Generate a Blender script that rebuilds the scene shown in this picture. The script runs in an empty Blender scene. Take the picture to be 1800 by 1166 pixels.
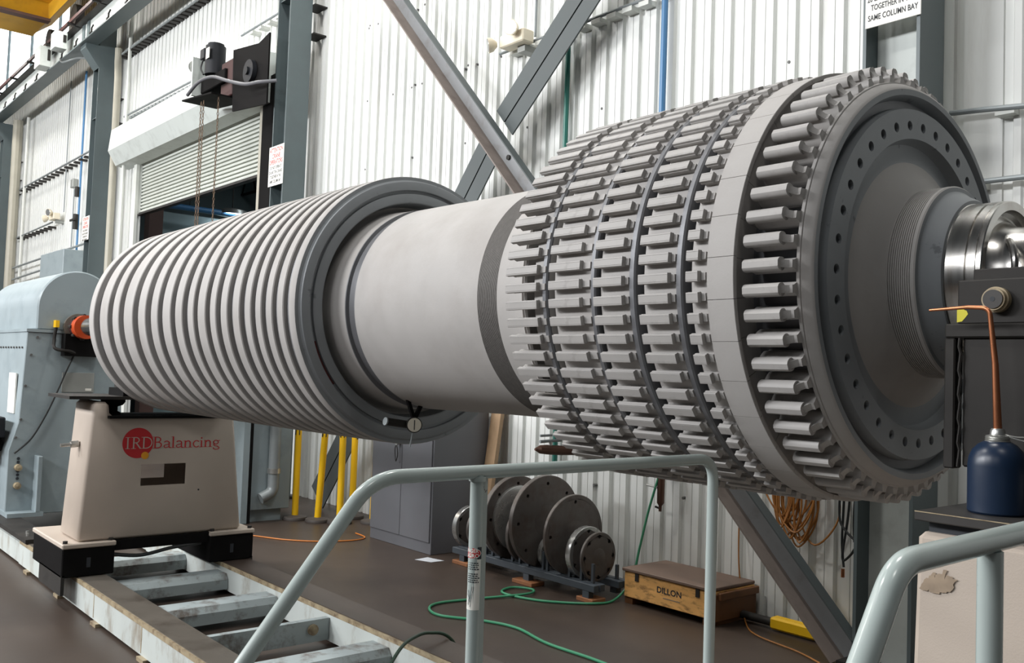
import bpy, bmesh, math, random
from mathutils import Vector, Matrix
R = math.radians
rnd = random.Random(7)
SC = bpy.context.scene
COL = SC.collection
ORG = {}

# ------------------------------------------------------------------ materials
def mat(name, col, rough=.5, metal=0., var=.06, scale=6., dirt=None, dirt_amt=0., dscale=3., dlo=.5, dhi=.7, bump=0., bscale=60., emit=None, estr=0., stretch=(1, 1, 1), rvar=.08, spec=.5):
    m = bpy.data.materials.new(name); m.use_nodes = True
    nt = m.node_tree; b = nt.nodes['Principled BSDF']
    b.inputs['Roughness'].default_value = rough; b.inputs['Metallic'].default_value = metal
    b.inputs['Specular IOR Level'].default_value = spec
    L = nt.links
    tc = nt.nodes.new('ShaderNodeTexCoord'); mp = nt.nodes.new('ShaderNodeMapping')
    mp.inputs['Scale'].default_value = stretch
    L.new(tc.outputs['Object'], mp.inputs['Vector'])
    n1 = nt.nodes.new('ShaderNodeTexNoise'); n1.inputs['Scale'].default_value = scale; n1.inputs['Detail'].default_value = 5
    L.new(mp.outputs['Vector'], n1.inputs['Vector'])
    r1 = nt.nodes.new('ShaderNodeValToRGB'); e = r1.color_ramp.elements
    e[0].position = .3; e[1].position = .7
    e[0].color = [max(0, c * (1 - var)) for c in col] + [1]; e[1].color = [min(1, c * (1 + var)) for c in col] + [1]
    L.new(n1.outputs['Fac'], r1.inputs['Fac'])
    out = r1.outputs['Color']
    if dirt:
        n2 = nt.nodes.new('ShaderNodeTexNoise'); n2.inputs['Scale'].default_value = dscale; n2.inputs['Detail'].default_value = 8; n2.inputs['Roughness'].default_value = .65
        L.new(mp.outputs['Vector'], n2.inputs['Vector'])
        r2 = nt.nodes.new('ShaderNodeValToRGB'); e2 = r2.color_ramp.elements
        e2[0].position = dlo; e2[0].color = (0, 0, 0, 1); e2[1].position = dhi; e2[1].color = (dirt_amt,) * 3 + (1,)
        L.new(n2.outputs['Fac'], r2.inputs['Fac'])
        mx = nt.nodes.new('ShaderNodeMixRGB'); L.new(r2.outputs['Color'], mx.inputs['Fac']); L.new(out, mx.inputs['Color1'])
        mx.inputs['Color2'].default_value = list(dirt) + [1]; out = mx.outputs['Color']
    L.new(out, b.inputs['Base Color'])
    if rvar:
        mr = nt.nodes.new('ShaderNodeMapRange'); mr.inputs['To Min'].default_value = max(.02, rough - rvar); mr.inputs['To Max'].default_value = min(1, rough + rvar)
        L.new(n1.outputs['Fac'], mr.inputs['Value']); L.new(mr.outputs['Result'], b.inputs['Roughness'])
    if bump:
        n3 = nt.nodes.new('ShaderNodeTexNoise'); n3.inputs['Scale'].default_value = bscale
        L.new(mp.outputs['Vector'], n3.inputs['Vector'])
        bp = nt.nodes.new('ShaderNodeBump'); bp.inputs['Strength'].default_value = bump; bp.inputs['Distance'].default_value = .01
        L.new(n3.outputs['Fac'], bp.inputs['Height']); L.new(bp.outputs['Normal'], b.inputs['Normal'])
    if emit:
        b.inputs['Emission Color'].default_value = list(emit) + [1]; b.inputs['Emission Strength'].default_value = estr
    return m
def s(r, g, b):
    f = lambda c: (c / 255 / 12.92) if c / 255 <= .04045 else ((c / 255 + .055) / 1.055) ** 2.4
    return (f(r), f(g), f(b))
M = dict(
    steel=mat('satin_steel', s(172, 169, 166), .62, 0, .06, 5, dirt=s(150, 143, 138), dirt_amt=.6, dscale=2.2, dlo=.5, dhi=.75, bump=.03, bscale=180, spec=.3),
    steel_dark=mat('groove_steel', s(112, 113, 116), .5, .4, .08, 7),
    steel_face=mat('blasted_steel', s(136, 140, 143), .55, .1, .08, 7, dirt=s(84, 86, 90), dirt_amt=.6, dscale=12, dlo=.64, dhi=.68),
    steel_root=mat('root_steel', s(170, 167, 164), .55, .0, .08, 8, spec=.35, dirt=s(110, 104, 100), dirt_amt=.5, dscale=14, dlo=.55, dhi=.72),
    knurl=mat('scored_steel', s(122, 119, 116), .6, .3, .15, 60, bump=.25, bscale=220, stretch=(6, 1, 1)),
    polished=mat('polished_steel', s(196, 194, 190), .24, 1., .06, 8, dirt=s(120, 96, 70), dirt_amt=.35, dscale=9, dlo=.5, dhi=.7, stretch=(5, 1, 1), rvar=.05),
    blk=mat('blackened_steel', s(46, 44, 42), .55, .1, .2, 8, spec=.25, dirt=s(74, 69, 63), dirt_amt=.35, dscale=5, dlo=.5, dhi=.75),
    blk2=mat('black_iron', s(22, 21, 21), .7, 0, .2, 8, spec=.06),
    plate_dk=mat('dark_plate', s(60, 58, 56), .45, .2, .15, 8),
    beige=mat('beige_paint', s(186, 173, 160), .5, 0, .03, 5, bump=.05, bscale=300),
    wall=mat('white_panel', s(220, 222, 219), .5, 0, .02, 2, dirt=s(168, 163, 154), dirt_amt=.5, dscale=2.2, dlo=.55, dhi=.8, stretch=(1.5, 1, .22)),
    floor=mat('floor_paint', s(68, 58, 51), .42, 0, .13, 1.1, spec=.3, dirt=s(58, 49, 44), dirt_amt=.8, dscale=.9, dlo=.45, dhi=.65, rvar=.12, bump=.02, bscale=40),
    ceil=mat('roof_deck', s(150, 150, 150), .7),
    col=mat('column_paint', s(86, 97, 99), .45, 0, .06, 3, dirt=s(84, 90, 92), dirt_amt=.4, dscale=4),
    brace=mat('brace_paint', s(132, 134, 136), .5, 0, .06, 4, dirt=s(96, 86, 80), dirt_amt=.55, dscale=5, dlo=.5, dhi=.72),
    brace_dust=mat('dusty_brace', s(122, 112, 106), .6, 0, .08, 6, dirt=s(96, 84, 78), dirt_amt=.6, dscale=5),
    brace2=mat('dark_brace_paint', s(72, 79, 80), .6, 0, .06, 4),
    cream=mat('cream_metal', s(206, 208, 202), .5, 0, .03, 3),
    hood=mat('hood_paint', s(196, 202, 198), .5, 0, .03, 3, dirt=s(150, 152, 148), dirt_amt=.4, dscale=5),
    slat=mat('slat_paint', s(190, 194, 186), .5, 0, .04, 4),
    house=mat('housing_paint', s(143, 155, 159), .38, 0, .04, 3, dirt=s(110, 124, 130), dirt_amt=.4, dscale=4),
    bed=mat('bed_paint', s(190, 196, 192), .5, 0, .05, 4, dirt=s(128, 112, 90), dirt_amt=.75, dscale=6, dlo=.5, dhi=.7, stretch=(1, 1, .5)),
    beam=mat('cross_beam_paint', s(166, 176, 177), .5, 0, .06, 5, dirt=s(92, 76, 64), dirt_amt=.85, dscale=7, dlo=.5, dhi=.66),
    railtop=mat('machined_rail', s(112, 106, 98), .35, .3, .12, 5, dirt=s(70, 62, 54), dirt_amt=.7, dscale=4),
    edge=mat('worn_edge', s(165, 150, 122), .5, .1, .12, 12, dirt=s(96, 74, 52), dirt_amt=.8, dscale=16, dlo=.45, dhi=.65),
    tube=mat('handrail_paint', s(170, 181, 178), .2, 0, .03, 6, dirt=s(92, 72, 62), dirt_amt=.9, dscale=17, dlo=.66, dhi=.7, rvar=.04),
    locker=mat('locker_paint', s(96, 97, 101), .45, 0, .04, 4, dirt=s(98, 96, 100), dirt_amt=.5, dscale=3),
    yellow=mat('yellow_plastic', s(240, 190, 20), .45, 0, .03, 6),
    ylw_crane=mat('crane_yellow', s(214, 164, 40), .5, 0, .06, 4, dirt=s(150, 110, 40), dirt_amt=.5, dscale=2),
    rubber=mat('rubber_base', s(70, 64, 60), .6, 0, .1, 8),
    wood=mat('crate_wood', s(236, 180, 108), .6, 0, .12, 5, dirt=s(96, 66, 40), dirt_amt=.8, dscale=9, dlo=.5, dhi=.68, stretch=(1, 1, 3)),
    wood_lid=mat('lid_wood', s(112, 92, 80), .6, 0, .1, 5),
    wood_dark=mat('crate_end_wood', s(110, 72, 42), .6, 0, .12, 6),
    plank=mat('plank_wood', s(178, 148, 116), .65, 0, .1, 8, stretch=(6, 6, 1)),
    block=mat('block_wood', s(140, 92, 58), .65, 0, .15, 12),
    disc=mat('disc_iron', s(100, 95, 92), .42, .35, .14, 7, dirt=s(84, 68, 58), dirt_amt=.7, dscale=6, dlo=.45, dhi=.68),
    disc_lt=mat('disc_bright', s(190, 190, 188), .28, .8, .08, 9),
    rack=mat('rack_paint', s(66, 73, 80), .5, 0, .1, 8),
    hose=mat('green_hose', s(52, 128, 92), .4, 0, .06, 8),
    hose_dk=mat('dark_green_hose', s(36, 62, 46), .45, 0, .06, 8),
    cord_o=mat('orange_cord', s(196, 116, 44), .5, 0, .08, 9),
    cord_b=mat('tan_cord', s(158, 104, 48), .5, 0, .15, 9),
    black=mat('black_cable', s(34, 36, 36), .5, 0, .05, 8),
    gray_pl=mat('gray_plate', s(150, 152, 148), .45, .2, .05, 8),
    sign=mat('sign_white', s(238, 236, 228), .5, 0, .02, 6),
    ink=mat('sign_ink', s(42, 46, 52), .6),
    ink_r=mat('sign_red', s(196, 60, 58), .6),
    red=mat('logo_red', s(190, 28, 36), .5, 0, .02),
    orange=mat('logo_orange', s(236, 160, 30), .5, 0, .02),
    coupling=mat('coupling_orange', s(188, 72, 30), .35, .1, .05, 8),
    bottle=mat('bottle_blue', s(19, 37, 60), .36, .0, .06, 10),
    copper=mat('copper_spout', s(206, 134, 96), .28, .9, .06, 8),
    alu=mat('bare_alloy', s(190, 190, 186), .3, .8, .05, 8),
    galv=mat('galvanised', s(138, 144, 145), .45, .3, .08, 9),
    pipe_b=mat('blue_pipe', s(72, 122, 166), .4, 0, .04, 8),
    pipe_g=mat('green_pipe', s(34, 104, 92), .4, 0, .04, 8),
    pipe_t=mat('tan_pipe', s(166, 162, 148), .45, 0, .05, 6),
    lamp_body=mat('lamp_cream', s(222, 212, 190), .5, 0, .03, 6),
    lens=mat('lamp_lens', s(190, 192, 190), .12, .7, .1, 30),
    glass=mat('daylight', (1, 1, 1), .5, emit=(.86, .95, 1), estr=3.2),
    hibay=mat('lit_lamp', (1, 1, 1), .5, emit=(.8, .93, 1), estr=14),
    yel_mark=mat('yellow_mark', s(226, 214, 60), .6),
    red_mark=mat('maroon_mark', s(84, 30, 28), .6),
    room=mat('next_room_wall', s(140, 156, 158), .6, 0, .04, 2),
    brown=mat('brown_steel', s(98, 74, 68), .6),
    decal=mat('worn_decal', s(150, 132, 112), .6, 0, .2, 40),
    screw=mat('screw_dark', s(92, 92, 90), .6),
    clear=mat('dull_guard', s(126, 118, 108), .2, .3, .1, 8),
    paper=mat('paper', s(196, 200, 206), .6),
    brown_gun=mat('brown_gun', s(92, 66, 54), .4, .3, .1, 12),
    dial=mat('dial_face', s(206, 200, 184), .4),
    chain=mat('rusty_chain', s(104, 84, 66), .5, .4, .1, 20),
    motor=mat('motor_black', s(34, 36, 40), .5, 0, .1, 10, spec=.2),
    rust=mat('red_oxide', s(62, 34, 32), .6),
)

# ------------------------------------------------------------------ mesh helpers (world coordinates)
class MB:
    def __init__(self): self.v = []; self.f = []
    def add(self, vs, fs):
        o = len(self.v); self.v += [tuple(p) for p in vs]; self.f += [tuple(i + o for i in f) for f in fs]; return self
    def box(self, x0, x1, y0, y1, z0, z1):
        return self.add([(x0, y0, z0), (x1, y0, z0), (x1, y1, z0), (x0, y1, z0), (x0, y0, z1), (x1, y0, z1), (x1, y1, z1), (x0, y1, z1)],
                        [(0, 3, 2, 1), (4, 5, 6, 7), (0, 1, 5, 4), (1, 2, 6, 5), (2, 3, 7, 6), (3, 0, 4, 7)])
    def hexa(self, a, b):                                           # two quads with matching corners
        return self.add(list(a) + list(b), [(0, 1, 2, 3), (7, 6, 5, 4), (0, 4, 5, 1), (1, 5, 6, 2), (2, 6, 7, 3), (3, 7, 4, 0)])
    def obox(self, p, q, w, h, up=(0, 0, 1)):                       # bar from p to q, w sideways, h along up
        p = Vector(p); q = Vector(q); d = (q - p).normalized(); sd = d.cross(Vector(up)).normalized(); u = sd.cross(d)
        c = lambda o: [o + sd * (w / 2) * i + u * (h / 2) * j for i, j in ((-1, -1), (1, -1), (1, 1), (-1, 1))]
        return self.hexa(c(p), c(q))
    def prism(self, poly, d):                                       # polygon of 3D points pushed along d
        n = len(poly); P = [Vector(p) for p in poly]; D = Vector(d)
        return self.add(P + [p + D for p in P], [tuple(range(n))[::-1], tuple(range(n, 2 * n))] + [(i, (i + 1) % n, n + (i + 1) % n, n + i) for i in range(n)])
    def cyl(self, p, q, r, n=20, r2=None, cap=True):
        return self.sweep([p, q], [r, r if r2 is None else r2], n, cap)
    def sweep(self, pts, r, n=10, cap=True, closed=False):
        P = [Vector(p) for p in pts]; m = len(P)
        rs = r if isinstance(r, (list, tuple)) else [r] * m
        T = []
        for i in range(m):
            a = P[i - 1] if (i > 0 or closed) else P[i]; b = P[(i + 1) % m] if (i < m - 1 or closed) else P[i]
            T.append((b - a).normalized())
        u = T[0].orthogonal().normalized(); vs = []; fs = []
        for i in range(m):
            u = (u - T[i] * u.dot(T[i])).normalized(); w = T[i].cross(u)
            for k in range(n):
                a = 2 * math.pi * k / n; vs.append(P[i] + (u * math.cos(a) + w * math.sin(a)) * rs[i])
        for i in range(m - 1 + (1 if closed else 0)):
            j = (i + 1) % m
            for k in range(n): fs.append((i * n + k, i * n + (k + 1) % n, j * n + (k + 1) % n, j * n + k))
        if cap and not closed: fs += [tuple(range(n))[::-1], tuple(range((m - 1) * n, m * n))]
        return self.add(vs, fs)
    def lathe_x(self, prof, cy, cz, n=96, closed=False, a0=0., a1=360.):   # profile (x, r) turned about the x direction
        full = abs(a1 - a0 - 360) < 1e-6; m = len(prof); k = n if full else n + 1; vs = []; fs = []
        for j in range(k):
            a = R(a0 + (a1 - a0) * j / n)
            for x, r in prof: vs.append((x, cy - r * math.cos(a), cz + r * math.sin(a)))
        for j in range(n):
            j2 = (j + 1) % k
            for i in range(m if closed else m - 1):
                i2 = (i + 1) % m; fs.append((j * m + i, j2 * m + i, j2 * m + i2, j * m + i2))
        if closed and not full: fs += [tuple(range(m))[::-1], tuple(range(n * m, n * m + m))]
        return self.add(vs, fs)
    def lathe_z(self, prof, cx, cy, n=32):
        m = len(prof); vs = []; fs = []
        for j in range(n):
            a = 2 * math.pi * j / n
            for r, z in prof: vs.append((cx + r * math.cos(a), cy + r * math.sin(a), z))
        for j in range(n):
            for i in range(m - 1): fs.append((j * m + i, ((j + 1) % n) * m + i, ((j + 1) % n) * m + i + 1, j * m + i + 1))
        return self.add(vs, fs)
    def holed(self, x0, x1, ri, ro, rb, n, rh, cy, cz, a0=0., depth=None):   # flange with n bolt holes, faces at x1, body back to x0
        d = depth if depth else x1 - x0; st = 360. / n
        P = lambda x, r, a: (x, cy - r * math.cos(R(a)), cz + r * math.sin(R(a)))
        for k in range(n):
            ac = a0 + st * k; vs = []; N = 16
            for j in range(N):                                      # outline of the sector patch, then the hole
                t = j / N * 4; sd = int(t); u = t - sd
                if sd == 0: r, a = ri, -st / 2 + st * u
                elif sd == 1: r, a = ri + (ro - ri) * u, st / 2
                elif sd == 2: r, a = ro, st / 2 - st * u
                else: r, a = ro - (ro - ri) * u, -st / 2
                vs.append(P(x1, r, ac + a))
            hv = []
            for j in range(N):
                t = 2 * math.pi * (j / N) + math.radians(-135)
                hv.append((rb + rh * math.sin(t), math.degrees(rh * math.cos(t) / rb)))
            vs += [P(x1, r, ac + a) for r, a in hv] + [P(x1 - d, r, ac + a) for r, a in hv]
            fs = [(j, (j + 1) % N, N + (j + 1) % N, N + j) for j in range(N)] + [(N + j, N + (j + 1) % N, 2 * N + (j + 1) % N, 2 * N + j) for j in range(N)]
            fs.append(tuple(range(2 * N, 3 * N)))
            self.add(vs, fs)
        return self
    def build(self, name, m, parent=None, bev=0., smooth=35, merge=0., solid=True, origin=None):
        if parent is not None: o = ORG[parent.name]
        elif origin: o = Vector(origin)
        else:
            xs = list(zip(*self.v)); o = Vector(((min(xs[0]) + max(xs[0])) / 2, (min(xs[1]) + max(xs[1])) / 2, min(xs[2])))
        me = bpy.data.meshes.new(name); me.from_pydata([tuple(Vector(p) - o) for p in self.v], [], self.f)
        bm = bmesh.new(); bm.from_mesh(me)
        if merge: bmesh.ops.remove_doubles(bm, verts=bm.verts, dist=merge)
        if solid: bmesh.ops.recalc_face_normals(bm, faces=bm.faces)
        if bev:
            ed = [e for e in bm.edges if len(e.link_faces) == 2 and e.calc_face_angle(0) > .5]
            bmesh.ops.bevel(bm, geom=ed, offset=bev, segments=1, affect='EDGES', clamp_overlap=True)
        bm.to_mesh(me); bm.free()
        me.materials.append(M[m] if isinstance(m, str) else m)
        if smooth:
            me.shade_smooth(); me.set_sharp_from_angle(angle=R(smooth))
        ob = bpy.data.objects.new(name, me); COL.objects.link(ob)
        if parent is not None: ob.parent = parent; ORG[ob.name] = o
        else: ob.location = o; ORG[ob.name] = o
        return ob
def tag(o, label, cat, group=None):
    o['label'] = label; o['category'] = cat
    if group: o['group'] = group
    return o
def thing(name, label, cat, loc, group=None):
    o = bpy.data.objects.new(name, None); COL.objects.link(o); o.location = loc; o.empty_display_size = .1
    ORG[o.name] = Vector(loc); return tag(o, label, cat, group)
def struct(o, label=None, cat=None):
    o['kind'] = 'structure'
    if label: o['label'] = label
    if cat: o['category'] = cat
    return o
def smooth_path(pts, n=8):                                          # Catmull-Rom through the points
    P = [Vector(p) for p in pts]; out = []
    for i in range(len(P) - 1):
        p0 = P[max(i - 1, 0)]; p1 = P[i]; p2 = P[i + 1]; p3 = P[min(i + 2, len(P) - 1)]
        for k in range(n):
            t = k / n
            out.append(.5 * ((2 * p1) + (p2 - p0) * t + (2 * p0 - 5 * p1 + 4 * p2 - p3) * t * t + (3 * p1 - p0 - 3 * p2 + p3) * t ** 3))
    return out + [P[-1]]
def fillet(pts, r, n=8):                                            # polyline with rounded corners
    P = [Vector(p) for p in pts]; out = [P[0]]
    for i in range(1, len(P) - 1):
        a = (P[i - 1] - P[i]).normalized(); b = (P[i + 1] - P[i]).normalized()
        ang = a.angle(b); t = r / math.tan(ang / 2); t = min(t, (P[i - 1] - P[i]).length * .49, (P[i + 1] - P[i]).length * .49)
        p1 = P[i] + a * t; p2 = P[i] + b * t
        for k in range(n + 1):
            u = k / n; out.append((1 - u) ** 2 * p1 + 2 * u * (1 - u) * P[i] + u * u * p2)
    return out + [P[-1]]
def text_mb(txt, size, org, right, up, depth=.0006, width=None, align='CENTER', warp=None, bold=0.):
    cu = bpy.data.curves.new('lettering', 'FONT'); cu.body = txt; cu.size = size; cu.align_x = align; cu.resolution_u = 3; cu.offset = bold * size
    ob = bpy.data.objects.new('lettering', cu); COL.objects.link(ob)
    bpy.context.view_layer.update()
    me = bpy.data.meshes.new_from_object(ob.evaluated_get(bpy.context.evaluated_depsgraph_get()))
    vs = [v.co.copy() for v in me.vertices]; fs = [tuple(p.vertices) for p in me.polygons]
    bpy.data.objects.remove(ob); bpy.data.curves.remove(cu); bpy.data.meshes.remove(me)
    w = max(v.x for v in vs) - min(v.x for v in vs); k = (width / w) if width else 1.
    right = Vector(right); up = Vector(up); nrm = right.cross(up); mb = MB()
    if warp: mb.add([warp(v.x * k, v.y) for v in vs], fs)
    else: mb.add([Vector(org) + right * v.x * k + up * v.y + nrm * depth for v in vs], fs)
    return mb
def join(*mbs):
    r = MB()
    for m in mbs: r.add(m.v, m.f)
    return r

# ------------------------------------------------------------------ camera
cam = bpy.data.cameras.new('camera'); cam.sensor_width = 36; cam.lens = 1617.4 / 1800 * 36; cam.clip_start = .05; cam.clip_end = 200
co = bpy.data.objects.new('camera', cam); COL.objects.link(co)
ya, pi_, ro = R(49.688), R(2.5755), R(2.0192)
fw = Vector((-math.sin(ya) * math.cos(pi_), math.cos(ya) * math.cos(pi_), math.sin(pi_))); rt = Vector((math.cos(ya), math.sin(ya), 0)); up = rt.cross(fw)
r2 = math.cos(ro) * rt + math.sin(ro) * up; u2 = -math.sin(ro) * rt + math.cos(ro) * up
mw = Matrix((r2, u2, -fw)).transposed().to_4x4(); mw.translation = (0, 0, 1.55); co.matrix_world = mw
SC.camera = co

# ------------------------------------------------------------------ setting
WY = 5.25
fl = MB().box(-40, 9, -11, 15, -.2, 0).build('floor', 'floor', smooth=0); struct(fl)
def corrug(mb, x0, x1, z0, z1):
    p = .1735; pts = [(x0, WY)]
    n0 = math.floor((x0 + 4.328) / p); x = -4.328 + n0 * p
    while x < x1:
        for dx, dy in ((-.003, 0), (0, .016), (.003, 0), (.06, 0), (.064, .03), (.114, .03), (.118, 0)):
            if x0 < x + dx < x1: pts.append((x + dx, WY + dy))
        x += p
    pts.append((x1, WY)); n = len(pts)
    vs = [(a, b, z0) for a, b in pts] + [(a, b, z1) for a, b in pts] + [(x0, WY + .06, z0), (x1, WY + .06, z0), (x0, WY + .06, z1), (x1, WY + .06, z1)]
    fs = [(i, i + 1, n + i + 1, n + i) for i in range(n - 1)] + [(2 * n, 2 * n + 1, 2 * n + 3, 2 * n + 2), tuple(range(n)) + (2 * n + 1, 2 * n), tuple(range(n, 2 * n)) + (2 * n + 3, 2 * n + 2),
          (0, n, 2 * n + 2, 2 * n), (n - 1, 2 * n - 1, 2 * n + 3, 2 * n + 1)]
    mb.add(vs, fs)
wb = MB(); corrug(wb, -38, -21.5, 0, 8.55); corrug(wb, -21.5, -16.35, 0, 9.6); corrug(wb, -16.35, -11.4, 4.97, 9.6); corrug(wb, -11.4, -2.3, 0, 9.6)
# wide flat pans right of the last column
pp = [(-2.3, WY)]
x = -2.09
while x < 8:
    pp += [(x, WY), (x + .004, WY + .012), (x + .05, WY + .012), (x + .062, WY - .012), (x + .1, WY - .012), (x + .112, WY)]; x += .42
pp.append((9, WY)); n = len(pp)
wb.add([(a, b, 0) for a, b in pp] + [(a, b, 9.6) for a, b in pp], [(i, i + 1, n + i + 1, n + i) for i in range(n - 1)])
wb.box(-2.3, 9, WY + .02, WY + .06, 0, 9.6)
wbo = struct(wb.build('wall_back', 'wall', smooth=0))
for x_, z_ in ((-8.82, 5.371), (-8.652, 5.345), (-8.842, 5.345), (-7.888, 5.289), (-7.755, 5.305), (-6.977, 4.486), (-7.03, 4.465), (-6.844, 4.466), (-7.884, 4.496), (-7.935, 4.477), (-7.749, 4.478), (-8.29, 4.48), (-8.811, 4.513), (-6.488, 4.456), (-6.976, 3.729), (-7.882, 3.734), (-8.798, 3.744), (-5.166, 3.706), (-6.077, 3.719), (-5.124, .689), (-4.232, .699), (-3.443, 3.677)):
    MB().cyl((x_, WY + .034, z_), (x_, WY - .004, z_), .011, 8).build('panel_screw', 'screw', wbo)
wl = MB().box(-38.2, -38, -11, WY, 0, 11.5)
struct(wl.build('wall_left', 'wall', smooth=0))
wn = MB()
for k in range(7): wn.box(-38 + 2.6 * k, -37.94 + 2.6 * k, 5.26, 5.34, 8.55, 11.5)
wn.box(-38, -21.5, 5.26, 5.34, 8.55, 8.62).box(-38, -21.5, 5.26, 5.34, 11.4, 11.5)
wf = wn.build('window_1', 'col', smooth=0); struct(wf)
MB().box(-38, -21.5, 5.31, 5.33, 8.6, 11.4).build('pane', 'glass', wf, smooth=0)
# the room behind the roller door
nr = MB().box(-18.2, -18, 6.2, 13, 0, 4.45).box(-18.2, -9, 13, 13.2, 0, 6.6).box(-9.2, -9, 5.4, 13, 0, 6.6).box(-22, -18.2, 12.9, 13.2, 0, 6.6).box(-22.2, -22, 5.4, 13.2, 0, 6.6)
struct(nr.build('wall_next_room', 'room', smooth=0))
MB()
cl = MB().box(-22.2, -9, 5.32, 13.2, 6.6, 6.75); struct(cl.build('ceiling', 'blk2', smooth=0))
for k in range(6):
    y = 6.3 + 1.1 * k; j = MB().box(-22, -9.2, y - .03, y + .03, 5.75, 5.8).box(-22, -9.2, y - .03, y + .03, 6.5, 6.58)
    for q in range(16): j.obox((-22 + .8 * q, y, 5.78), (-21.6 + .8 * q, y, 6.52), .03, .03, (0, 1, 0)); j.obox((-21.6 + .8 * q, y, 6.52), (-21.2 + .8 * q, y, 5.78), .03, .03, (0, 1, 0))
    tag(j.build('roof_joist', 'blk', smooth=0), 'dark open web roof joist in the room behind the roller door', 'roof joist', 'joists beyond the roller door')
t = thing('hanging_lamp', 'glowing lamp hanging in the dark room seen under the roller door', 'lamp', (-17.6, 7.5, 4.5))
MB().lathe_z([(0, 4.62), (.17, 4.62), (.3, 4.58), (.33, 4.5), (.3, 4.5), (.2, 4.56), (0, 4.57)], -17.6, 7.5, 24).build('lamp_shade', 'alu', t)
MB().lathe_z([(0, 4.50), (.3, 4.51), (.3, 4.54), (0, 4.545)], -17.6, 7.5, 24).build('lens', 'hibay', t)
MB().cyl((-17.6, 7.5, 4.6), (-17.6, 7.5, 5.8), .012, 6).build('stem', 'blk', t)
t = thing('ceiling_pipe', 'blue pipe running across the dark room behind the roller door', 'pipe', (-17.6, 8, 4.5))
MB().cyl((-17.5, 6.0, 4.5), (-17.5, 11.5, 4.5), .055, 12).build('pipe_run', 'pipe_b', t)
hg = MB()
for y in (6.6, 8.2, 9.8): hg.cyl((-17.5, y, 4.5), (-17.5, y, 5.8), .008, 6)
hg.build('hanger', 'blk', t)
tag(MB().box(-17.3, -17.05, 5.7, 5.95, 0, 5.7).build('brown_post', 'brown', smooth=0), 'brown steel post just inside the roller door opening', 'post')
tag(MB().box(-18.02, -17.85, 6.0, 6.2, 0, 4.45).build('partition_post', 'cream', smooth=0), 'pale end post of the grey partition beyond the roller door', 'post')

# ------------------------------------------------------------------ columns, braces, beam
CX = [(-2.34, 'grey steel column at the right behind the turbine end, with a white sign'),
      (-9.88, 'grey steel column between the roller door and the cross braces'),
      (-17.45, 'grey steel column on the left of the roller door'),
      (-25.05, 'grey steel column at the left edge of the picture')]
for xr, lab in CX:
    ZT = 7.19 if xr < -20 else 9.5
    t = thing('steel_column', lab, 'column', (xr - .16, 4.95, 0), 'wide flange wall columns')
    MB().box(xr - .02, xr, 4.8, 5.08, 0, ZT).build('flange', 'col', t, smooth=0)
    MB().box(xr - .33, xr - .31, 4.8, 5.08, 0, ZT).build('flange', 'col', t, smooth=0)
    MB().box(xr - .31, xr - .02, 4.93, 4.945, 0, ZT).build('web', 'hood' if xr > -5 else 'col', t, smooth=0)
    MB().box(xr - .4, xr + .07, 4.76, 5.12, 0, .025).build('base_plate', 'blk', t, smooth=0)
    g = MB()
    for z in ((1.2, 5.9) if xr > -5 else (1.6, 5.9)): g.box(xr - .31, xr - .02, 4.82, 4.93, z, z + .012)
    g.build('stiffener', 'col', t, smooth=0)
    cl = MB()
    for z in (1.4, 5.5, 5.85, 6.3): cl.box(xr - .19, xr + .06, 5.08, 5.245, z, z + .015)
    cl.build('wall_clip', 'blk', t, smooth=0)
    if xr < -12:
        br = MB().prism([(xr - .33, 4.8, 7.2), (xr - .33, 4.56, 7.2), (xr - .33, 4.56, 7.12), (xr - .33, 4.8, 6.8)], (.33, 0, 0))
        br.build('beam_bracket', 'col', t, smooth=0)
# falling brace (angle section, corner towards the room) and the crossing dark double angle in two pieces
def brace_pt(a, b, t): return Vector(a) + (Vector(b) - Vector(a)) * t
b = (-2.73, 4.8, .03); a = (-8.35, 4.8, 5.89)
t = thing('cross_brace', 'light grey diagonal brace falling to the right, passing behind the turbine to the floor', 'brace', b, 'diagonal wall braces')
d = (Vector(b) - Vector(a)).normalized(); nrm = Vector((d.z, 0, -d.x)); nrm = nrm if nrm.z > 0 else -nrm
A = Vector(a); B = Vector(b)
def bar(p0, p1, o0, o1, y0, y1):
    return MB().hexa([p0 + nrm * o0 + Vector((0, y0, 0)), p0 + nrm * o1 + Vector((0, y0, 0)), p0 + nrm * o1 + Vector((0, y1, 0)), p0 + nrm * o0 + Vector((0, y1, 0))],
                     [p1 + nrm * o0 + Vector((0, y0, 0)), p1 + nrm * o1 + Vector((0, y0, 0)), p1 + nrm * o1 + Vector((0, y1, 0)), p1 + nrm * o0 + Vector((0, y1, 0))])
bar(A, B, .112, .122, .0, .08).build('top_edge', 'brace2', t, smooth=0)
bar(A, B, -.02, .112, .06, .075).build('wall_leg', 'brace', t, smooth=0)
bar(A, B, -.032, -.02, -.075, .075).build('dusty_leg', 'brace_dust', t, smooth=0)['label'] = 'brown dusty leg'
bh = MB()
P = brace_pt(a, b, .44) + nrm * .045; bh.cyl(P + Vector((.0, .062, 0)), P + Vector((0, .045, 0)), .022, 12); bh.build('bolt', 'blk', t)
mid = brace_pt(a, b, .505)
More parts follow.
